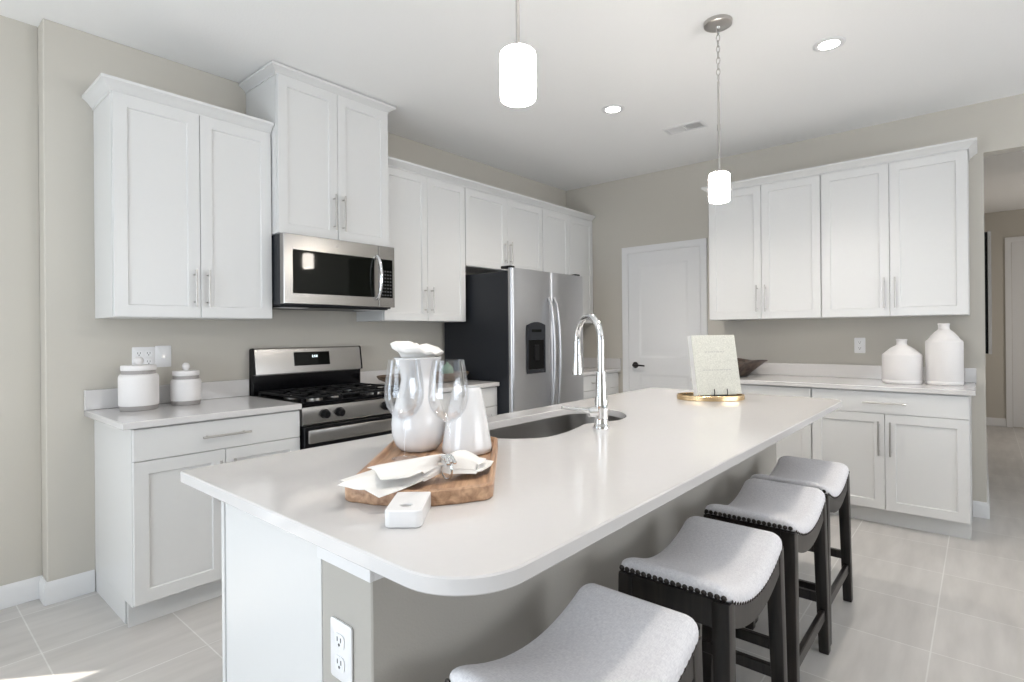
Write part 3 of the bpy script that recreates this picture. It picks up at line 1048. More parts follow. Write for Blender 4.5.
# cooktop: shallow black pan with raised rim
ct = MB()
ct.box(0, -0.635, 0.896, RW, -0.075, 0.905, 0.002)
ct.box(0, -0.635, 0.9055, RW, -0.615, 0.916, 0.003).box(0, -0.6145, 0.9055, 0.014, -0.075, 0.916, 0.003).box(RW - 0.014, -0.6145, 0.9055, RW, -0.075, 0.916, 0.003)
ct.build('cooktop', M['enamel'], rg)
for bx_, by_ in ((0.17, -0.47), (0.17, -0.20), (0.378, -0.335), (0.587, -0.47), (0.587, -0.20)):
    b_ = MB().lathe([(0, 0.9055), (0.046, 0.9055), (0.044, 0.916), (0.030, 0.918), (0, 0.918)], 28, (bx_, by_, 0)).build('burner', M['nickel'], rg)
    MB().lathe([(0, 0.9185), (0.036, 0.9185), (0.037, 0.924), (0.030, 0.928), (0, 0.9285)], 28, (bx_, by_, 0)).build('burner_cap', M['iron'], b_)
for xa, xb in ((0.020, 0.258), (0.262, 0.495), (0.499, RW - 0.020)):
    g = MB()
    ya, yb, zg = -0.605, -0.088, 0.942
    t = 0.010
    for y in (ya, yb - t, (ya + yb) / 2 - t / 2):
        g.box(xa, y, zg - 0.012, xb, y + t, zg, 0.002)
    for x in (xa, xb - t):
        g.box(x, ya + t, zg - 0.0125, x + t, yb - t, zg - 0.0005, 0.002)
    xm = (xa + xb) / 2
    for yc in (ya + 0.13, yb - 0.13):
        for dx, dy in ((1, 0), (-1, 0)):
            g.box(xm + dx * 0.03, yc - t / 2, zg - 0.011, xm + dx * ((xb - xa) / 2 - t), yc + t / 2, zg + 0.002, 0.002)
        g.box(xm - t / 2, yc - 0.11, zg - 0.011, xm + t / 2, yc - 0.03, zg + 0.002, 0.002)
        g.box(xm - t / 2, yc + 0.03, zg - 0.011, xm + t / 2, yc + 0.11, zg + 0.002, 0.002)
    for x in (xa, xb - t):
        for y in (ya, yb - t):
            g.box(x, y, 0.9056, x + t, y + t, zg - 0.0125, 0.001)
    g.build('grate', M['iron'], rg)
# backguard
bg = MB()
sec = [(-0.012, 0.898), (-0.012, 1.185), (-0.018, 1.196), (-0.045, 1.200), (-0.058, 1.192), (-0.078, 1.055), (-0.078, 1.040), (-0.050, 1.034), (-0.050, 0.898)]
for xa, xb, m in ((0.0, 0.010, 'black'), (0.0105, RW - 0.0105, 'steel_h'), (RW - 0.010, RW, 'black')):
    q = MB()
    d = 0.0 if m == 'steel_h' else 0.001
    q.loft([[(x, y - d, z + d) for y, z in sec] for x in (xa, xb)])
    part = q.build('backguard' if m == 'steel_h' else 'backguard_end', M[m], rg)
    if m == 'steel_h':
        bgp = part
MB().box(0.011, -0.0515, 0.906, RW - 0.011, -0.0505, 1.033, 0).build('back_panel', M['enamel'], rg)
# display lies on the slanted face
sl = math.atan2(0.020, 0.137)
dispM = Matrix.Translation((0.382, -0.068, 1.128)) @ Matrix.Rotation(-sl, 4, 'X')
MB().box(-0.124, -0.0035, -0.046, 0.124, 0.001, 0.042, 0.001).xf(dispM).build('display', M['black_glass'], bgp)


def text_mesh(txt, size, depth=0.0006):
    cu = bpy.data.curves.new('digits', 'FONT')
    cu.body = txt
    cu.size = size
    cu.align_x = 'CENTER'
    cu.align_y = 'CENTER'
    cu.extrude = depth
    o = bpy.data.objects.new('digits', cu)
    COL.objects.link(o)
    dg = bpy.context.evaluated_depsgraph_get()
    me = bpy.data.meshes.new_from_object(o.evaluated_get(dg))
    mb = MB()
    mb.add([v.co.copy() for v in me.vertices], [tuple(p.vertices) for p in me.polygons])
    bpy.data.objects.remove(o)
    bpy.data.curves.remove(cu)
    bpy.data.meshes.remove(me)
    return mb


dg_ = text_mesh('1:14', 0.024).xf(dispM @ Matrix.Translation((0.015, -0.0042, 0.012)) @ Matrix.Rotation(PI / 2, 4, 'X')).build('digits', M['digit'], bgp, smooth=0)
# front control panel, oven door, drawer
sec = [(-0.606, 0.895), (-0.628, 0.8945), (-0.640, 0.888), (-0.652, 0.802), (-0.648, 0.792), (-0.606, 0.790)]
pn = MB().loft([[(x, y, z) for y, z in sec] for x in (0.0, RW)]).build('control_panel', M['steel_h'], rg)
for kx in (0.130, 0.222, 0.535, 0.627):
    k = MB().lathe([(0, 0), (0.026, 0), (0.0265, 0.006), (0.023, 0.008), (0.0205, 0.028), (0.017, 0.031), (0, 0.031)], 28)
    k.box(-0.004, -0.019, 0.0315, 0.004, 0.019, 0.036, 0.001)
    k.xf(Matrix.Translation((kx, -0.6465, 0.845)) @ Matrix.Rotation(PI / 2 + 0.13, 4, 'X'))
    k.build('knob', M['black'], pn)
od = MB().box(0.006, -0.655, 0.205, RW - 0.006, -0.606, 0.785, 0.003)
od = od.build('oven_door', M['black'], rg)
MB().box(0.07, -0.6575, 0.26, RW - 0.07, -0.6555, 0.66, 0.001).build('window', M['black_glass'], od)
mb = MB()
mb.box(0.010, -0.700, 0.700, RW - 0.010, -0.682, 0.772, 0.005, 2)
for x in (0.05, RW - 0.05):
    mb.box(x - 0.02, -0.681, 0.712, x + 0.02, -0.6555, 0.760, 0.003)
mb.build('handle', M['steel_h'], od)
dr = MB().box(0.006, -0.650, 0.045, RW - 0.006, -0.606, 0.198, 0.003).build('storage_drawer', M['steel_h'], rg)
MB().box(0.03, -0.57, 0.0, 0.07, -0.53, 0.029, 0).box(RW - 0.07, -0.57, 0.0, RW - 0.03, -0.53, 0.029, 0).box(0.03, -0.10, 0.0, 0.07, -0.06, 0.029, 0).box(RW - 0.07, -0.10, 0.0, RW - 0.03, -0.06, 0.029, 0).build('feet', M['black'], rg)

# ------------------------------------------------------------------ ceiling fittings
ph = 0.138


def pendant(label, x, y, z0):
    r = thing('pendant_lamp', label, 'pendant lamp', (x, y, 0), 0, 'pendant lamps above the island')
    sh = MB().lathe([(0.012, z0 + ph), (0.042, z0 + ph), (0.0485, z0 + ph - 0.006), (0.0500, z0 + ph - 0.016), (0.0500, z0 + 0.012), (0.0475, z0 + 0.002), (0.044, z0),
                     (0.042, z0 + 0.004), (0.0460, z0 + 0.016), (0.0460, z0 + ph - 0.018), (0.040, z0 + ph - 0.006), (0.012, z0 + ph - 0.005)], 40, close=True)
    sh.build('lamp_shade', M['shade'], r)
    MB().lathe([(0, z0 + ph + 0.016), (0.018, z0 + ph + 0.016), (0.021, z0 + ph + 0.010), (0.021, z0 + ph + 0.0005), (0.0115, z0 + ph + 0.0005), (0.0115, z0 + ph - 0.045), (0, z0 + ph - 0.045)], 24).build('socket', M['nickel'], r)
    MB().lathe([(0, z0 + 0.045), (0.015, z0 + 0.05), (0.024, z0 + 0.07), (0.022, z0 + 0.09), (0.012, z0 + 0.114), (0, z0 + 0.1145)], 20).build('bulb', M['led'], r)
    zr = 2.515
    MB().tube([(0, 0, z0 + ph + 0.0165), (0, 0, zr)], 0.0055, 12).tube([(0.0, 0.0, (z0 + ph + zr) / 2 - 0.015), (0, 0, (z0 + ph + zr) / 2 + 0.015)], 0.0075, 12).build('rod', M['nickel'], r)
    ch = MB()
    zz = zr + 0.002
    k = 0
    while zz < H - 0.045:
        L = 0.036
        pts = []
        for i in range(14):
            a = 2 * PI * i / 14
            u, v = 0.0085 * math.cos(a), (L / 2) * math.sin(a)
            pts.append((u, 0, zz + L / 2 + v) if k % 2 == 0 else (0, u, zz + L / 2 + v))
        ch.tube(pts, 0.0021, 6, closed=True)
        zz += L - 0.008
        k += 1
    ch.build('chain', M['nickel'], r)
    # supply cord woven beside the chain
    pts = [(0.007 * math.cos(i * 0.9), 0.007 * math.sin(i * 0.9), zr + (H - 0.03 - zr) * i / 30) for i in range(31)]
    MB().tube(pts, 0.0016, 6).build('cord', M['plate'], r)
    MB().lathe([(0, H - 0.036), (0.008, H - 0.036), (0.012, H - 0.026), (0.055, H - 0.024), (0.066, H - 0.018), (0.068, H - 0.001), (0, H - 0.001)], 40).build('ceiling_canopy', M['nickel'], r)
    return r


pendant('lit white glass pendant hanging above the wine glasses', -0.310, -2.430, 1.930)
pendant('lit white glass pendant on a chain hanging above the faucet and book', 1.238, -2.427, 1.922)


def spot(name, loc, power, size=0.05, angle=2.4):
    d = bpy.data.lights.new(name, 'SPOT')
    d.energy = power
    d.spot_size = angle
    d.spot_blend = 0.7
    d.shadow_soft_size = size
    d.color = (1.0, 0.92, 0.82)
    o = bpy.data.objects.new(name, d)
    COL.objects.link(o)
    o.location = loc
    return o


def downlight(label, x, y, power=36):
    r = thing('recessed_light', label, 'recessed light', (x, y, H), 0, 'recessed ceiling lights')
    MB().lathe([(0.050, -0.0005), (0.078, -0.0005), (0.078, -0.003), (0.072, -0.006), (0.054, -0.007), (0.050, -0.005)], 40, close=True).build('trim_ring', M['trim'], r)
    MB().lathe([(0, -0.001), (0.0495, -0.001), (0.0495, -0.0035), (0, -0.004)], 32).build('lens', M['led'], r)
    spot('recessed_spot', (x, y, H - 0.02), power)
    return r


downlight('lit recessed ceiling light straight above the refrigerator side of the island', 1.819, -1.495, 62)
downlight('lit recessed ceiling light right of the pendant chain', 1.843, -2.798, 40)
downlight('recessed ceiling light above the near stools', -0.35, -2.90, 30)

vt = thing('ceiling_vent', 'white two-way air register in the ceiling beside the pendant', 'vent', (2.475, -1.727, H), 0.07)
mb = MB()
vw, vl = 0.078, 0.150
frame_plate(MB(), 0, 0, 0, 0, 0, 0, 0, 0, 0, 0)
rcs = lambda w_, l_, z: [(-w_, -l_, z), (w_, -l_, z), (w_, l_, z), (-w_, l_, z)]
mb.loft([rcs(vw - 0.022, vl - 0.022, -0.0008), rcs(vw, vl, -0.0008), rcs(vw, vl, -0.004), rcs(vw - 0.016, vl - 0.016, -0.009), rcs(vw - 0.022, vl - 0.022, -0.009)], closed=True)
mb.box(-vw + 0.021, -0.006, -0.0085, vw - 0.021, 0.006, -0.001, 0)
mb.build('frame', M['trim'], vt)
mb = MB()
for s in (-1, 1):
    for k in range(9):
        yc = s * (0.016 + k * 0.0125)
        mb.add([(-vw + 0.022, yc, -0.0015), (vw - 0.022, yc, -0.0015), (vw - 0.022, yc + s * 0.008, -0.0085), (-vw + 0.022, yc + s * 0.008, -0.0085),
                (-vw + 0.022, yc + 0.001, -0.0015), (vw - 0.022, yc + 0.001, -0.0015), (vw - 0.022, yc + s * 0.008 + 0.001, -0.0085), (-vw + 0.022, yc + s * 0.008 + 0.001, -0.0085)],
               [(0, 1, 2, 3), (7, 6, 5, 4), (0, 4, 5, 1), (1, 5, 6, 2), (2, 6, 7, 3), (3, 7, 4, 0)])
mb.build('slat', M['trim'], vt)
MB().box(-vw + 0.021, -vl + 0.021, -0.0012, vw - 0.021, vl - 0.021, -0.0006, 0).build('duct_opening', M['trim'], vt)

# ------------------------------------------------------------------ bar stools
SHX, SHY = 0.243, 0.155


def saddle(x):
    return 0.066 * (abs(x) / SHX) ** 2.0


def stool():
    r = thing('bar_stool', '', 'bar stool', (0, 0, 0), 0, 'saddle stools along the island')
    zs = 0.555       # bottom of the cushion at the middle
    cu = MB()
    N = 12
    base = rrect(-SHX, -SHY, SHX, SHY, 0.030, N)

    def ring(scale_in, h):
        P = rrect(-SHX + scale_in, -SHY + scale_in, SHX - scale_in, SHY - scale_in, min(0.030, SHY - scale_in - 0.0005), N)
        Q = []
        for i in range(len(P)):
            (xa, ya), (xb, yb) = P[i], P[(i + 1) % len(P)]
            m = 16 if i % (N + 1) == N else 1      # subdivide the straight sides so that they follow the saddle
            Q += [(xa + (xb - xa) * k / m, ya + (yb - ya) * k / m) for k in range(m)]
        return [(x, y, zs + saddle(x) + h) for x, y in Q]
    rings = [ring(0.004, -0.002), ring(0.0, 0.004), ring(0.0, 0.012)]
    rad = 0.034
    for k in range(1, 9):
        a = (PI / 2) * k / 8
        rings.append(ring(rad * 1.25 * (1 - math.cos(a)), 0.012 + rad * math.sin(a)))
    for k, ins in enumerate((0.055, 0.075, 0.095, 0.115, 0.132, 0.146)):
        rings.append(ring(ins, 0.012 + rad + 0.014 * (1 - (1 - (k + 1) / 6) ** 2)))
    rings.append([(x, 0.0, z) for x, y, z in rings[-1]])
    rings.insert(0, [(x, 0.0, z) for x, y, z in rings[0]])
    cu.loft(rings, cap=False)
    cu.build('cushion', M['fabric'], r, 60, merge=0.0002)
    # curved aprons along the long sides, straight ones at the ends
    ap = MB()
    for s in (-1, 1):
        rr = []
        for i in range(17):
            x = -SHX + 0.012 + (2 * SHX - 0.024) * i / 16
            zt = zs + saddle(x) - 0.003
            zb = zt - 0.060
            y0, y1 = s * (SHY - 0.004), s * (SHY - 0.026)
            rr.append([(x, y0, zb), (x, y0, zt), (x, y1, zt), (x, y1, zb)])
        ap.loft(rr)
    zt = zs + saddle(SHX - 0.01) - 0.003
    for s in (-1, 1):
        ap.box(s * (SHX - 0.004), -SHY + 0.027, zt - 0.072, s * (SHX - 0.026), SHY - 0.027, zt, 0.001)
    ap.build('apron', M['dark_wood'], r)
    nl = MB()
    for s in (-1, 1):
        n = 18
        for i in range(n):
            y = -SHY + 0.014 + (2 * SHY - 0.028) * i / (n - 1)
            q = MB().lathe([(0.0078, 0), (0.007, 0.003), (0.004, 0.005), (0, 0.0056)], 8).xf(Matrix.Translation((s * (SHX - 0.001), y, zs + saddle(SHX) + 0.003)) @ Matrix.Rotation(s * PI / 2, 4, 'Y'))
            nl.add(q.v, q.f)
        n = 24
        for i in range(n):
            x = -SHX + 0.02 + (2 * SHX - 0.04) * i / (n - 1)
            q = MB().lathe([(0.0050, 0), (0.0045, 0.002), (0.0025, 0.003), (0, 0.0034)], 8).xf(Matrix.Translation((x, s * (SHY - 0.001), zs + saddle(x) + 0.002)) @ Matrix.Rotation(-s * PI / 2, 4, 'X'))
            nl.add(q.v, q.f)
    nl.build('nailhead_trim', M['nail'], r)
    fx, fy = 0.020, 0.012        # splay of the feet

    def leg_c(sx, sy, z):
        t = 1 - z / zt
        return (sx * (SHX - 0.024 + fx * t), sy * (SHY - 0.024 + fy * t))
    for sx in (-1, 1):
        for sy in (-1, 1):
            rr = []
            for z, h in ((0.0, 0.0165), (0.004, 0.0180), (0.30, 0.0205), (zt - 0.004, 0.0225)):
                cx, cy = leg_c(sx, sy, z)
                rr.append([(cx + a, cy + b, z) for a, b in rrect(-h, -h, h, h, 0.003, 2)])
            MB().loft(rr).build('leg', M['dark_wood'], r)
    for sy, z in ((-1, 0.155), (1, 0.155)):
        a, b = leg_c(-1, sy, z), leg_c(1, sy, z)
        MB().box(a[0] + 0.017, a[1] - 0.010, z - 0.021, b[0] - 0.017, a[1] + 0.010, z + 0.021, 0.003).build('stretcher', M['dark_wood'], r)
    for sx, z in ((-1, 0.215), (1, 0.215)):
        a, b = leg_c(sx, -1, z), leg_c(sx, 1, z)
        MB().box(a[0] - 0.010, a[1] + 0.018, z - 0.019, a[0] + 0.010, b[1] - 0.018, z + 0.019, 0.003).build('stretcher', M['dark_wood'], r)
    return r


STOOLS = [(-0.543, -2.784, 'oatmeal saddle stool at the rounded near corner of the island'),
          (0.110, -2.784, 'second oatmeal saddle stool from the near corner of the island'),
          (0.730, -2.782, 'third oatmeal saddle stool from the near corner of the island'),
          (1.270, -2.775, 'oatmeal saddle stool at the far end of the island by the cabinets')]
proto = stool()
for i, (x, y, lab) in enumerate(STOOLS):
    o = proto if i == 0 else copy_tree(proto)
    o.location = (x, y, 0)
    o['label'] = lab

# ------------------------------------------------------------------ serving board and what stands on it
BN = Vector((-0.610, -2.598, 0))
ba = Vector((0.754, 0.657, 0))
bb = Vector((-0.657, 0.754, 0))
BL, BWD = 0.575, 0.330
ang = math.atan2(ba.y, ba.x)
sb = thing('serving_board', 'wooden serving board with raised rim and white handle on the island', 'serving board', (BN.x, BN.y, 0.9145), ang)
zi, zo = 0.020, 0.034
o_ = rrect(0, 0, BL, BWD, 0.035, 8)


def off(d):
    P = rrect(d, d, BL - d, BWD - d, max(0.035 - d, 0.012), 8)
    n = len(P) // 4
    b = -0.032 + d * 0.5
    # the near end swells towards the handle
    return P + [(b * 0.45 + d * 0.5, BWD * 0.80), (b + d * 0.5, BWD * 0.62), (b + d * 0.5, BWD * 0.38), (b * 0.45 + d * 0.5, BWD * 0.20)]


rings = [[(x, y, z) for x, y in P] for P, z in ((off(0.003), 0), (off(0), 0.003), (off(0), zo - 0.003), (off(0.003), zo), (off(0.009), zo), (off(0.012), zo - 0.003), (off(0.015), zi + 0.002), (off(0.018), zi))]
MB().loft(rings, cap=True).build('board', M['board'], sb)
mb = slab(rrect(-0.160, BWD / 2 - 0.036, -0.0335, BWD / 2 + 0.036, (0.014, 0.002, 0.002, 0.014), 5), 0.0, zo - 0.001,
          [(-0.122 + 0.011 * math.cos(2 * PI * k / 20), BWD / 2 + 0.011 * math.sin(2 * PI * k / 20)) for k in range(20)], 0.002)
mb.build('handle', M['marble'], sb)
BZ = 0.9145 + zi + 0.0008


def board_pt(u, v, z=0):
    q = BN + ba * u + bb * v
    return Vector((q.x, q.y, BZ + z))


CP = Vector((-0.4240, -2.124, BZ))
ca = thing('carafe', 'white ceramic carafe with a napkin in its mouth on the board', 'carafe', CP)
prof = [(0, 0), (0.048, 0), (0.056, 0.003), (0.070, 0.022), (0.0785, 0.055), (0.080, 0.088), (0.0765, 0.120), (0.067, 0.160), (0.056, 0.198), (0.0505, 0.230), (0.054, 0.256), (0.064, 0.284), (0.0715, 0.300),
        (0.069, 0.302), (0.061, 0.284), (0.050, 0.256), (0.0465, 0.230), (0.052, 0.198), (0.063, 0.160), (0.0725, 0.120), (0.076, 0.088), (0.074, 0.055), (0.065, 0.027), (0.045, 0.008), (0, 0.007)]
MB().lathe([(r_, z_ * 0.915) for r_, z_ in prof], 56).build('body', M['ceramic'], ca, 60)

# napkin pushed into the carafe
nk = thing('cloth_napkin', 'crumpled patterned napkin stuffed into the mouth of the carafe', 'napkin', CP + Vector((0, 0, 0.209)))
mb = MB()
rows = []
ctl = [(0.026, 0.012), (0.036, 0.040), (0.046, 0.064), (0.056, 0.078), (0.072, 0.084), (0.075, 0.092), (0.060, 0.101), (0.038, 0.105), (0.016, 0.102), (0.002, 0.098)]
for i in range(len(ctl) * 3 - 2):
    q = i / 3
    k0 = int(q)
    k1 = min(k0 + 1, len(ctl) - 1)
    t = q - k0
    r0 = ctl[k0][0] * (1 - t) + ctl[k1][0] * t
    z0_ = ctl[k0][1] * (1 - t) + ctl[k1][1] * t
    row = []
    for j in range(65):
        a = 2 * PI * j / 64
        out = max(0.0, min(1.0, (z0_ - 0.07) / 0.02))
        fold = math.sin(5 * a + 0.6) + 0.6 * math.sin(9 * a + 1.3 + 3 * q * 0.2) + 0.5 * math.sin(13 * a + q)
        lean = math.cos(a - 2.3)
        rr_ = r0 * (1 + 0.05 * fold * out)
        row.append((rr_ * math.cos(a), rr_ * math.sin(a), z0_ + out * (0.003 * fold * min(1, r0 / 0.03) + 0.010 * lean * r0 / 0.06)))
    rows.append(row)
mb.sheet(rows, 0.0016)
mb.build('cloth', M['linen'], nk, 60)

VP = Vector((-0.3540, -2.2590, BZ))
vz = thing('vase', 'tapered white ceramic vase beside the carafe on the board', 'vase', VP)
prof = [(0, 0), (0.070, 0), (0.0755, 0.004), (0.0745, 0.02), (0.066, 0.08), (0.054, 0.15), (0.045, 0.195), (0.0425, 0.206), (0.040, 0.208), (0.0385, 0.204), (0.041, 0.19), (0.050, 0.15), (0.062, 0.08), (0.068, 0.02), (0.06, 0.008), (0, 0.008)]
MB().lathe([(r_ * 0.97, z_ * 0.905) for r_, z_ in prof], 56).build('body', M['ceramic'], vz, 60)


def wine_glass(label, pos):
    g = thing('wine_glass', label, 'wine glass', pos, 0, 'wine glasses on the board')
    bowl = [(0.0045, 0.092), (0.016, 0.098), (0.032, 0.110), (0.044, 0.128), (0.0495, 0.150), (0.0495, 0.172), (0.0455, 0.205), (0.0395, 0.243),
            (0.0383, 0.243), (0.0443, 0.205), (0.0483, 0.172), (0.0483, 0.150), (0.0428, 0.129), (0.031, 0.1118), (0.016, 0.1000), (0, 0.0965)]
    b = MB().lathe([(r_ * 1.10, z_ * 1.13) for r_, z_ in [(0, 0.0915)] + bowl], 48)
    b.build('bowl', M['glass'], g, 60)
    MB().lathe([(r_, z_ * 1.13) for r_, z_ in [(0, 0.0033), (0.006, 0.006), (0.0038, 0.015), (0.0034, 0.05), (0.0036, 0.085), (0.005, 0.0912), (0, 0.0913)]], 20).build('stem', M['glass'], g, 60)
    MB().lathe([(0, 0), (0.036, 0), (0.0365, 0.0012), (0.030, 0.0022), (0.006, 0.0030), (0, 0.0031)], 40).build('foot', M['glass'], g, 60)
    return g


wine_glass('clear wine glass in front of the carafe', (-0.529, -2.192, BZ))
wine_glass('clear wine glass in front of the tapered vase', (-0.478, -2.316, BZ))

# napkin in a ring, lying across the near end of the board
RU, RV = 0.100, 0.112           # ring position on the board
axu = Vector((-0.59, 0.81))
acr = Vector((0.81, 0.59))
nr = thing('cloth_napkin', 'white napkin spread from a silver ring across the near end of the board', 'napkin', (BN.x, BN.y, BZ), ang)


def poly_at(P, t):
    f = t * (len(P) - 1)
    i = min(int(f), len(P) - 2)
    q = f - i
    return P[i][0] * (1 - q) + P[i + 1][0] * q, P[i][1] * (1 - q) + P[i + 1][1] * q


def fan(outer, lift, amp, kf, ph_, n=26, m=41, puff=0.0):
    rows = []
    for i in range(n + 1):
        t = i / n
        row = []
        for j in range(m):
            v = j / (m - 1)
            ou, ov = poly_at(outer, v)
            w0 = (v - 0.5) * 0.032
            bu, bv = RU + acr.x * w0, RV + acr.y * w0
            tt = t ** 1.15
            u = bu * (1 - tt) + ou * tt
            vv = bv * (1 - tt) + ov * tt
            mid = 4 * v * (1 - v)
            z = lift + 0.004 + 0.036 * (1 - t) ** 0.8 * (0.35 + 0.65 * mid) + amp * t ** 0.5 * (0.5 + 0.5 * math.sin(kf * v + ph_ + 1.1 * t)) * (0.4 + 0.6 * mid) + puff * math.sin(PI * t) * mid
            edge = min(vv, BWD - vv, u)
            if edge < 0.040:
                z = max(z, 0.0165 + lift)
            row.append((u, vv, z))
        rows.append(row)
    return rows


mb = MB()
mb.sheet(fan([(0.190, 0.250), (0.206, 0.275), (0.130, 0.300), (0.046, 0.346), (0.020, 0.300), (-0.034, 0.326), (-0.030, 0.270), (-0.088, 0.226), (-0.030, 0.190)], 0.0, 0.026, 11, 0.4), 0.0016)
mb.sheet(fan([(0.170, 0.215), (0.185, 0.238), (0.120, 0.262), (0.050, 0.285), (0.010, 0.255), (-0.030, 0.235), (-0.010, 0.180)], 0.020, 0.022, 8, 2.0), 0.0016)
mb.sheet(fan([(0.195, 0.075), (0.214, 0.050), (0.232, 0.028), (0.214, 0.004), (0.165, 0.010), (0.115, 0.030)][::-1], 0.0, 0.012, 8, 1.0, puff=0.018), 0.0016)
mb.sheet(fan([(0.180, 0.075), (0.196, 0.052), (0.205, 0.036), (0.190, 0.022), (0.150, 0.024), (0.118, 0.045)][::-1], 0.012, 0.010, 6, 2.2, puff=0.020), 0.0016)
mb.build('cloth', M['linen'], nr, 60)
rg_ = thing('napkin_ring', 'silver napkin ring with a knobbed band around the napkin', 'napkin ring', (BN.x, BN.y, BZ), ang)
pts = []
for k in range(40):
    a = 2 * PI * k / 40
    pts.append((RU + acr.x * 0.027 * math.cos(a), RV + acr.y * 0.027 * math.cos(a), 0.0275 + 0.0245 * math.sin(a)))
MB().tube(pts, 0.0022, 10, closed=True).build('band', M['chrome'], rg_)
mb = MB()
for k in range(-3, 4):
    for l in (-1, 0, 1):
        a = PI / 2 + 0.26 * k + 0.13 * (l % 2)
        mb.lathe([(0, -0.0055), (0.0042, -0.0035), (0.0055, 0), (0.0042, 0.0035), (0, 0.0055)], 10,
                 (RU + acr.x * 0.0305 * math.cos(a) + axu.x * 0.0085 * l, RV + acr.y * 0.0305 * math.cos(a) + axu.y * 0.0085 * l, 0.0275 + 0.0285 * math.sin(a)))
mb.build('beads', M['chrome'], rg_)


# ------------------------------------------------------------------ canisters by the range
def canister(label, x, y, k, h, knob=True):
    r = thing('canister', label, 'canister', (x, y, 0.9145), 0, 'stoneware canisters')
    b = 0.024
    MB().lathe([(0, 0), (k * 0.90, 0), (k * 0.93, 0.003), (k * 0.96, b - 0.002), (0, b - 0.002)], 44).build('foot_band', M['clay'], r)
    bd = MB().lathe([(0, b - 0.0015), (k * 0.97, b - 0.0015), (k, b + 0.006), (k, h - 0.012), (k * 0.97, h), (k * 0.90, h + 0.006), (0, h + 0.006)], 44)
    bd.build('body', M['matte_ceramic'], r, 50)
    MB().lathe([(0, h + 0.0065), (k * 0.86, h + 0.0065), (k * 0.84, h + 0.024), (0, h + 0.024)], 44).build('neck_band', M['clay'], r)
    ld_ = MB().lathe([(0, h + 0.0245), (k * 0.86, h + 0.0245), (k * 0.885, h + 0.028), (k * 0.885, h + 0.046), (k * 0.86, h + 0.050), (0, h + 0.052)], 44).build('lid', M['matte_ceramic'], r, 50)
    z = h + 0.0515
    MB().lathe([(0, z), (k * 0.16, z), (k * 0.15, z + 0.004), (k * 0.25, z + 0.013), (k * 0.27, z + 0.022), (k * 0.22, z + 0.033), (k * 0.10, z + 0.040), (0, z + 0.041)], 28).build('knob', M['matte_ceramic'], ld_, 50)


canister('larger white lidded stoneware canister in front of the outlet', -0.620, -0.185, 0.086, 0.172)
canister('smaller white lidded stoneware canister with a round knob', -0.396, -0.158, 0.072, 0.130)


# ------------------------------------------------------------------ jugs on the far counter
def jug(label, x, y, R__, hs, hn, flat):
    r = thing('jug', label, 'vase', (x, y, 0.9145), 0, 'white ceramic jugs')
    rn = 0.030
    prof = [(0, 0), (R__ - 0.004, 0), (R__, 0.004), (R__, 0.020), (R__ - 0.0015, 0.022), (R__ - 0.0015, 0.026), (R__, 0.028), (R__, hs)]
    for k in range(1, 4):
        prof.append((R__ - 0.0016 * k * k, hs + 0.006 * k))
    r1, z1 = prof[-1]
    for k in range(1, 9):
        t = k / 8
        prof.append((r1 + (rn + 0.004 - r1) * t, z1 + (hn - z1) * (t + 0.10 * math.sin(PI * t))))
    prof += [(rn, hn + 0.008), (rn, hn + 0.030), (rn + 0.003, hn + 0.034), (rn + 0.003, hn + 0.041), (rn - 0.004, hn + 0.043), (rn - 0.005, hn + 0.01), (0, hn + 0.005)]
    MB().lathe(prof, 56).build('body', M['matte_ceramic'], r, 50)


jug('short round-shouldered white ceramic jug on the far counter', 3.110, -2.988, 0.115, 0.188, 0.258, True)
jug('tall white ceramic jug at the hall end of the far counter', 3.130, -3.216, 0.101, 0.280, 0.362, False)

# ------------------------------------------------------------------ flared bowl on the far counter
bo = thing('decorative_bowl', 'flared dark brown bowl on the far counter behind the book', 'bowl', (3.08, -1.875, 0.9145), 0.15)
mb = MB()
n = 40


def wob(i, r, z, amp):
    a = 2 * PI * i / n
    q = r * (1 + 0.10 * math.cos(4 * a))
    return (q * math.cos(a), q * math.sin(a), z + amp * math.sin(3 * a + 0.4) + amp * 0.6 * math.sin(5 * a))


rings = [[wob(i, r, z, am) for i in range(n)] for r, z, am in ((0.05, 0, 0), (0.085, 0.003, 0), (0.135, 0.055, 0.001), (0.205, 0.118, 0.005), (0.222, 0.126, 0.006), (0.222, 0.131, 0.006), (0.200, 0.124, 0.005),
                                                              (0.128, 0.062, 0.001), (0.08, 0.012, 0), (0.02, 0.008, 0))]
mb.loft(rings).build('body', M['bowl_bronze'], bo, 50)

# dough bowl with a green piece on the counter right of the range
TBX, TBY = 1.168, -0.270
tb = thing('dough_bowl', 'long shallow brown wooden bowl on the counter right of the range', 'bowl', (TBX, TBY, 0.9145), -0.21)
rings = []
for rx, ry, z in ((0.12, 0.05, 0), (0.24, 0.085, 0.004), (0.325, 0.120, 0.045), (0.340, 0.128, 0.068), (0.334, 0.124, 0.072), (0.318, 0.114, 0.062), (0.23, 0.078, 0.022), (0.10, 0.04, 0.016)):
    rings.append([(1.1 * rx * math.copysign(abs(math.cos(a)) ** 0.85, math.cos(a)), ry * math.copysign(abs(math.sin(a)) ** 0.85, math.sin(a)), z) for a in [2 * PI * i / 56 for i in range(56)]])
MB().loft(rings).build('body', M['tray_wood'], tb, 50)
gp = MB()
gp.lathe([(0, 0), (0.02, 0.003), (0.045, 0.025), (0.058, 0.060), (0.054, 0.095), (0.034, 0.122), (0.012, 0.134), (0.010, 0.150), (0, 0.151)], 36)
gp.v = [(x * 0.85, y * 0.85, z * 0.85) for x, y, z in gp.v]
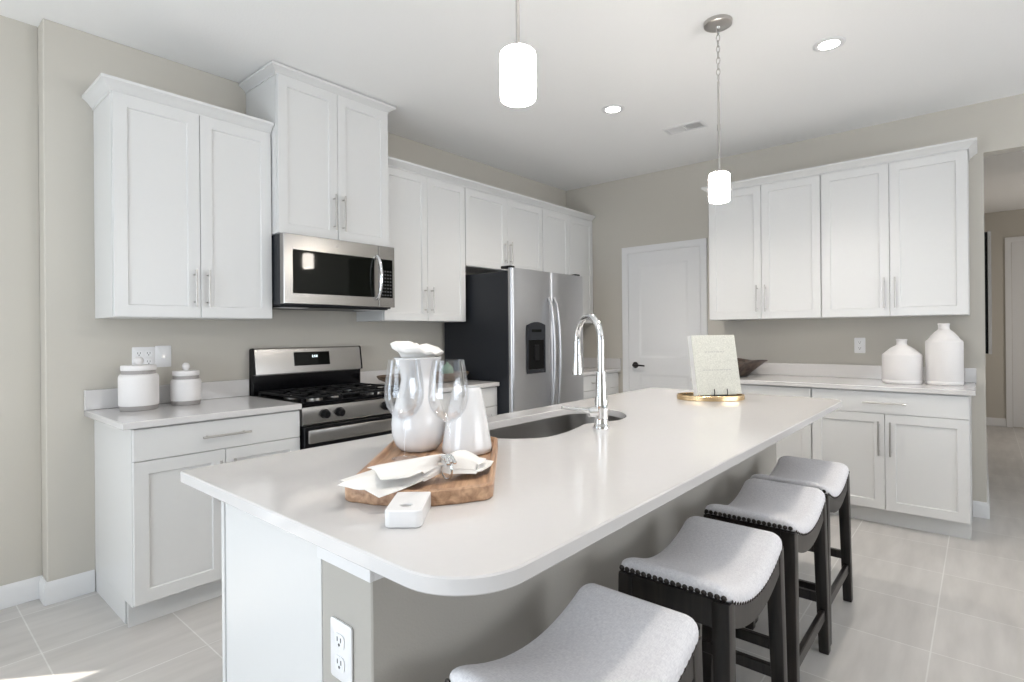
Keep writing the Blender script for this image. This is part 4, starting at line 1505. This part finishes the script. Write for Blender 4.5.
tag(gp.build('decorative_pear', M['green'], None, 60, (TBX + 0.185, TBY - 0.040, 0.9145 + 0.0225)), 'green glazed pear standing in the long wooden bowl', 'ornament')

# ------------------------------------------------------------------ gold tray, easel and book
TC = Vector((1.455, -2.290, 0.9145))
td = Vector((0.57, -0.82, 0)).normalized()
ta = math.atan2(td.y, td.x)
ty = thing('mirrored_tray', 'oval gold-rimmed mirror tray under the book on the island', 'tray', TC, ta)


def ell(rx, ry, z, n=56):
    return [(rx * math.cos(2 * PI * i / n), ry * math.sin(2 * PI * i / n), z) for i in range(n)]


MB().loft([ell(0.174, 0.112, 0), ell(0.176, 0.114, 0.002), ell(0.176, 0.114, 0.024), ell(0.174, 0.112, 0.026), ell(0.170, 0.108, 0.026), ell(0.168, 0.106, 0.024), ell(0.168, 0.106, 0.0065), ell(0.05, 0.03, 0.006)]).build('rim', M['gold'], ty)
MB().loft([ell(0.166, 0.104, 0.0068), ell(0.166, 0.104, 0.0085)]).build('mirror', M['mirror'], ty)

BKF = math.atan2(-0.80, -0.60)     # direction the cover faces in plan
bz = TC.z + 0.0265
# local frame of the book: x along the width (viewer's right), y into the book, z up the cover
rzb = BKF + PI / 2
tilt = 0.20
ez = thing('book_easel', 'black wire easel holding up the cream book', 'easel', (TC.x + 0.016, TC.y - 0.020, TC.z + 0.0090), rzb)
mb = MB()
for s in (-0.038, 0.038):
    mb.tube([(s, -0.052, 0.050), (s, -0.056, 0.030), (s, -0.052, 0.0160), (s, -0.020, 0.0100), (s, 0.006, 0.0055), (s * 1.1, 0.045, 0.004), (s * 1.2, 0.085, 0.003)], 0.0026, 8)
    mb.tube([(s, 0.005, 0.0060), (s, 0.0425, 0.20)], 0.0024, 8)
mb.tube([(-0.038, 0.0425, 0.20), (0.038, 0.0425, 0.20)], 0.0024, 8)
mb.tube([(0.0, 0.0425, 0.20), (0.0, 0.092, 0.003)], 0.0024, 8)
mb.tube([(-0.075, 0.006, 0.0055), (0.075, 0.006, 0.0055)], 0.0024, 8)
mb.build('wire_frame', M['wire'], ez)
bk = thing('book', 'thick cream speckled book standing on a wire easel in the tray', 'book', (TC.x + 0.016, TC.y - 0.020, TC.z + 0.0090), rzb)
bm_ = Matrix.Translation((0, -0.046, 0.0200)) @ Matrix.Rotation(-tilt, 4, 'X')
BWID, BHT, BTH = 0.262, 0.322, 0.044
hb_ = BWID / 2
MB().box(-hb_, 0, 0, hb_, 0.003, BHT, 0.001).box(-hb_, BTH - 0.003, 0, hb_, BTH, BHT, 0.001).xf(bm_).build('cover', M['book_cover'], bk)
MB().box(-hb_, 0.0032, 0, -hb_ + 0.003, BTH - 0.0032, BHT, 0.001).xf(bm_).build('spine', M['page'], bk)
MB().box(-hb_ + 0.0035, 0.0034, 0.004, hb_ - 0.005, BTH - 0.0034, BHT - 0.004, 0).xf(bm_).build('pages', M['page'], bk)
MB().box(hb_ - 0.030, BTH + 0.0005, BHT - 0.075, hb_ + 0.012, BTH + 0.0015, BHT - 0.004, 0).xf(bm_).build('bookmark', M['page'], bk)
tm = MB()
for z, x0_, x1_ in ((BHT - 0.092, -0.06, 0.055), (BHT - 0.190, -0.085, 0.085)):
    x = x0_
    while x < x1_:
        wl = random.uniform(0.008, 0.022)
        tm.box(x, -0.0008, z - 0.003, min(x + wl, x1_), -0.0002, z + 0.003, 0)
        x += wl + 0.005
tm.xf(bm_).build('title_lines', M['ink'], bk, smooth=0)
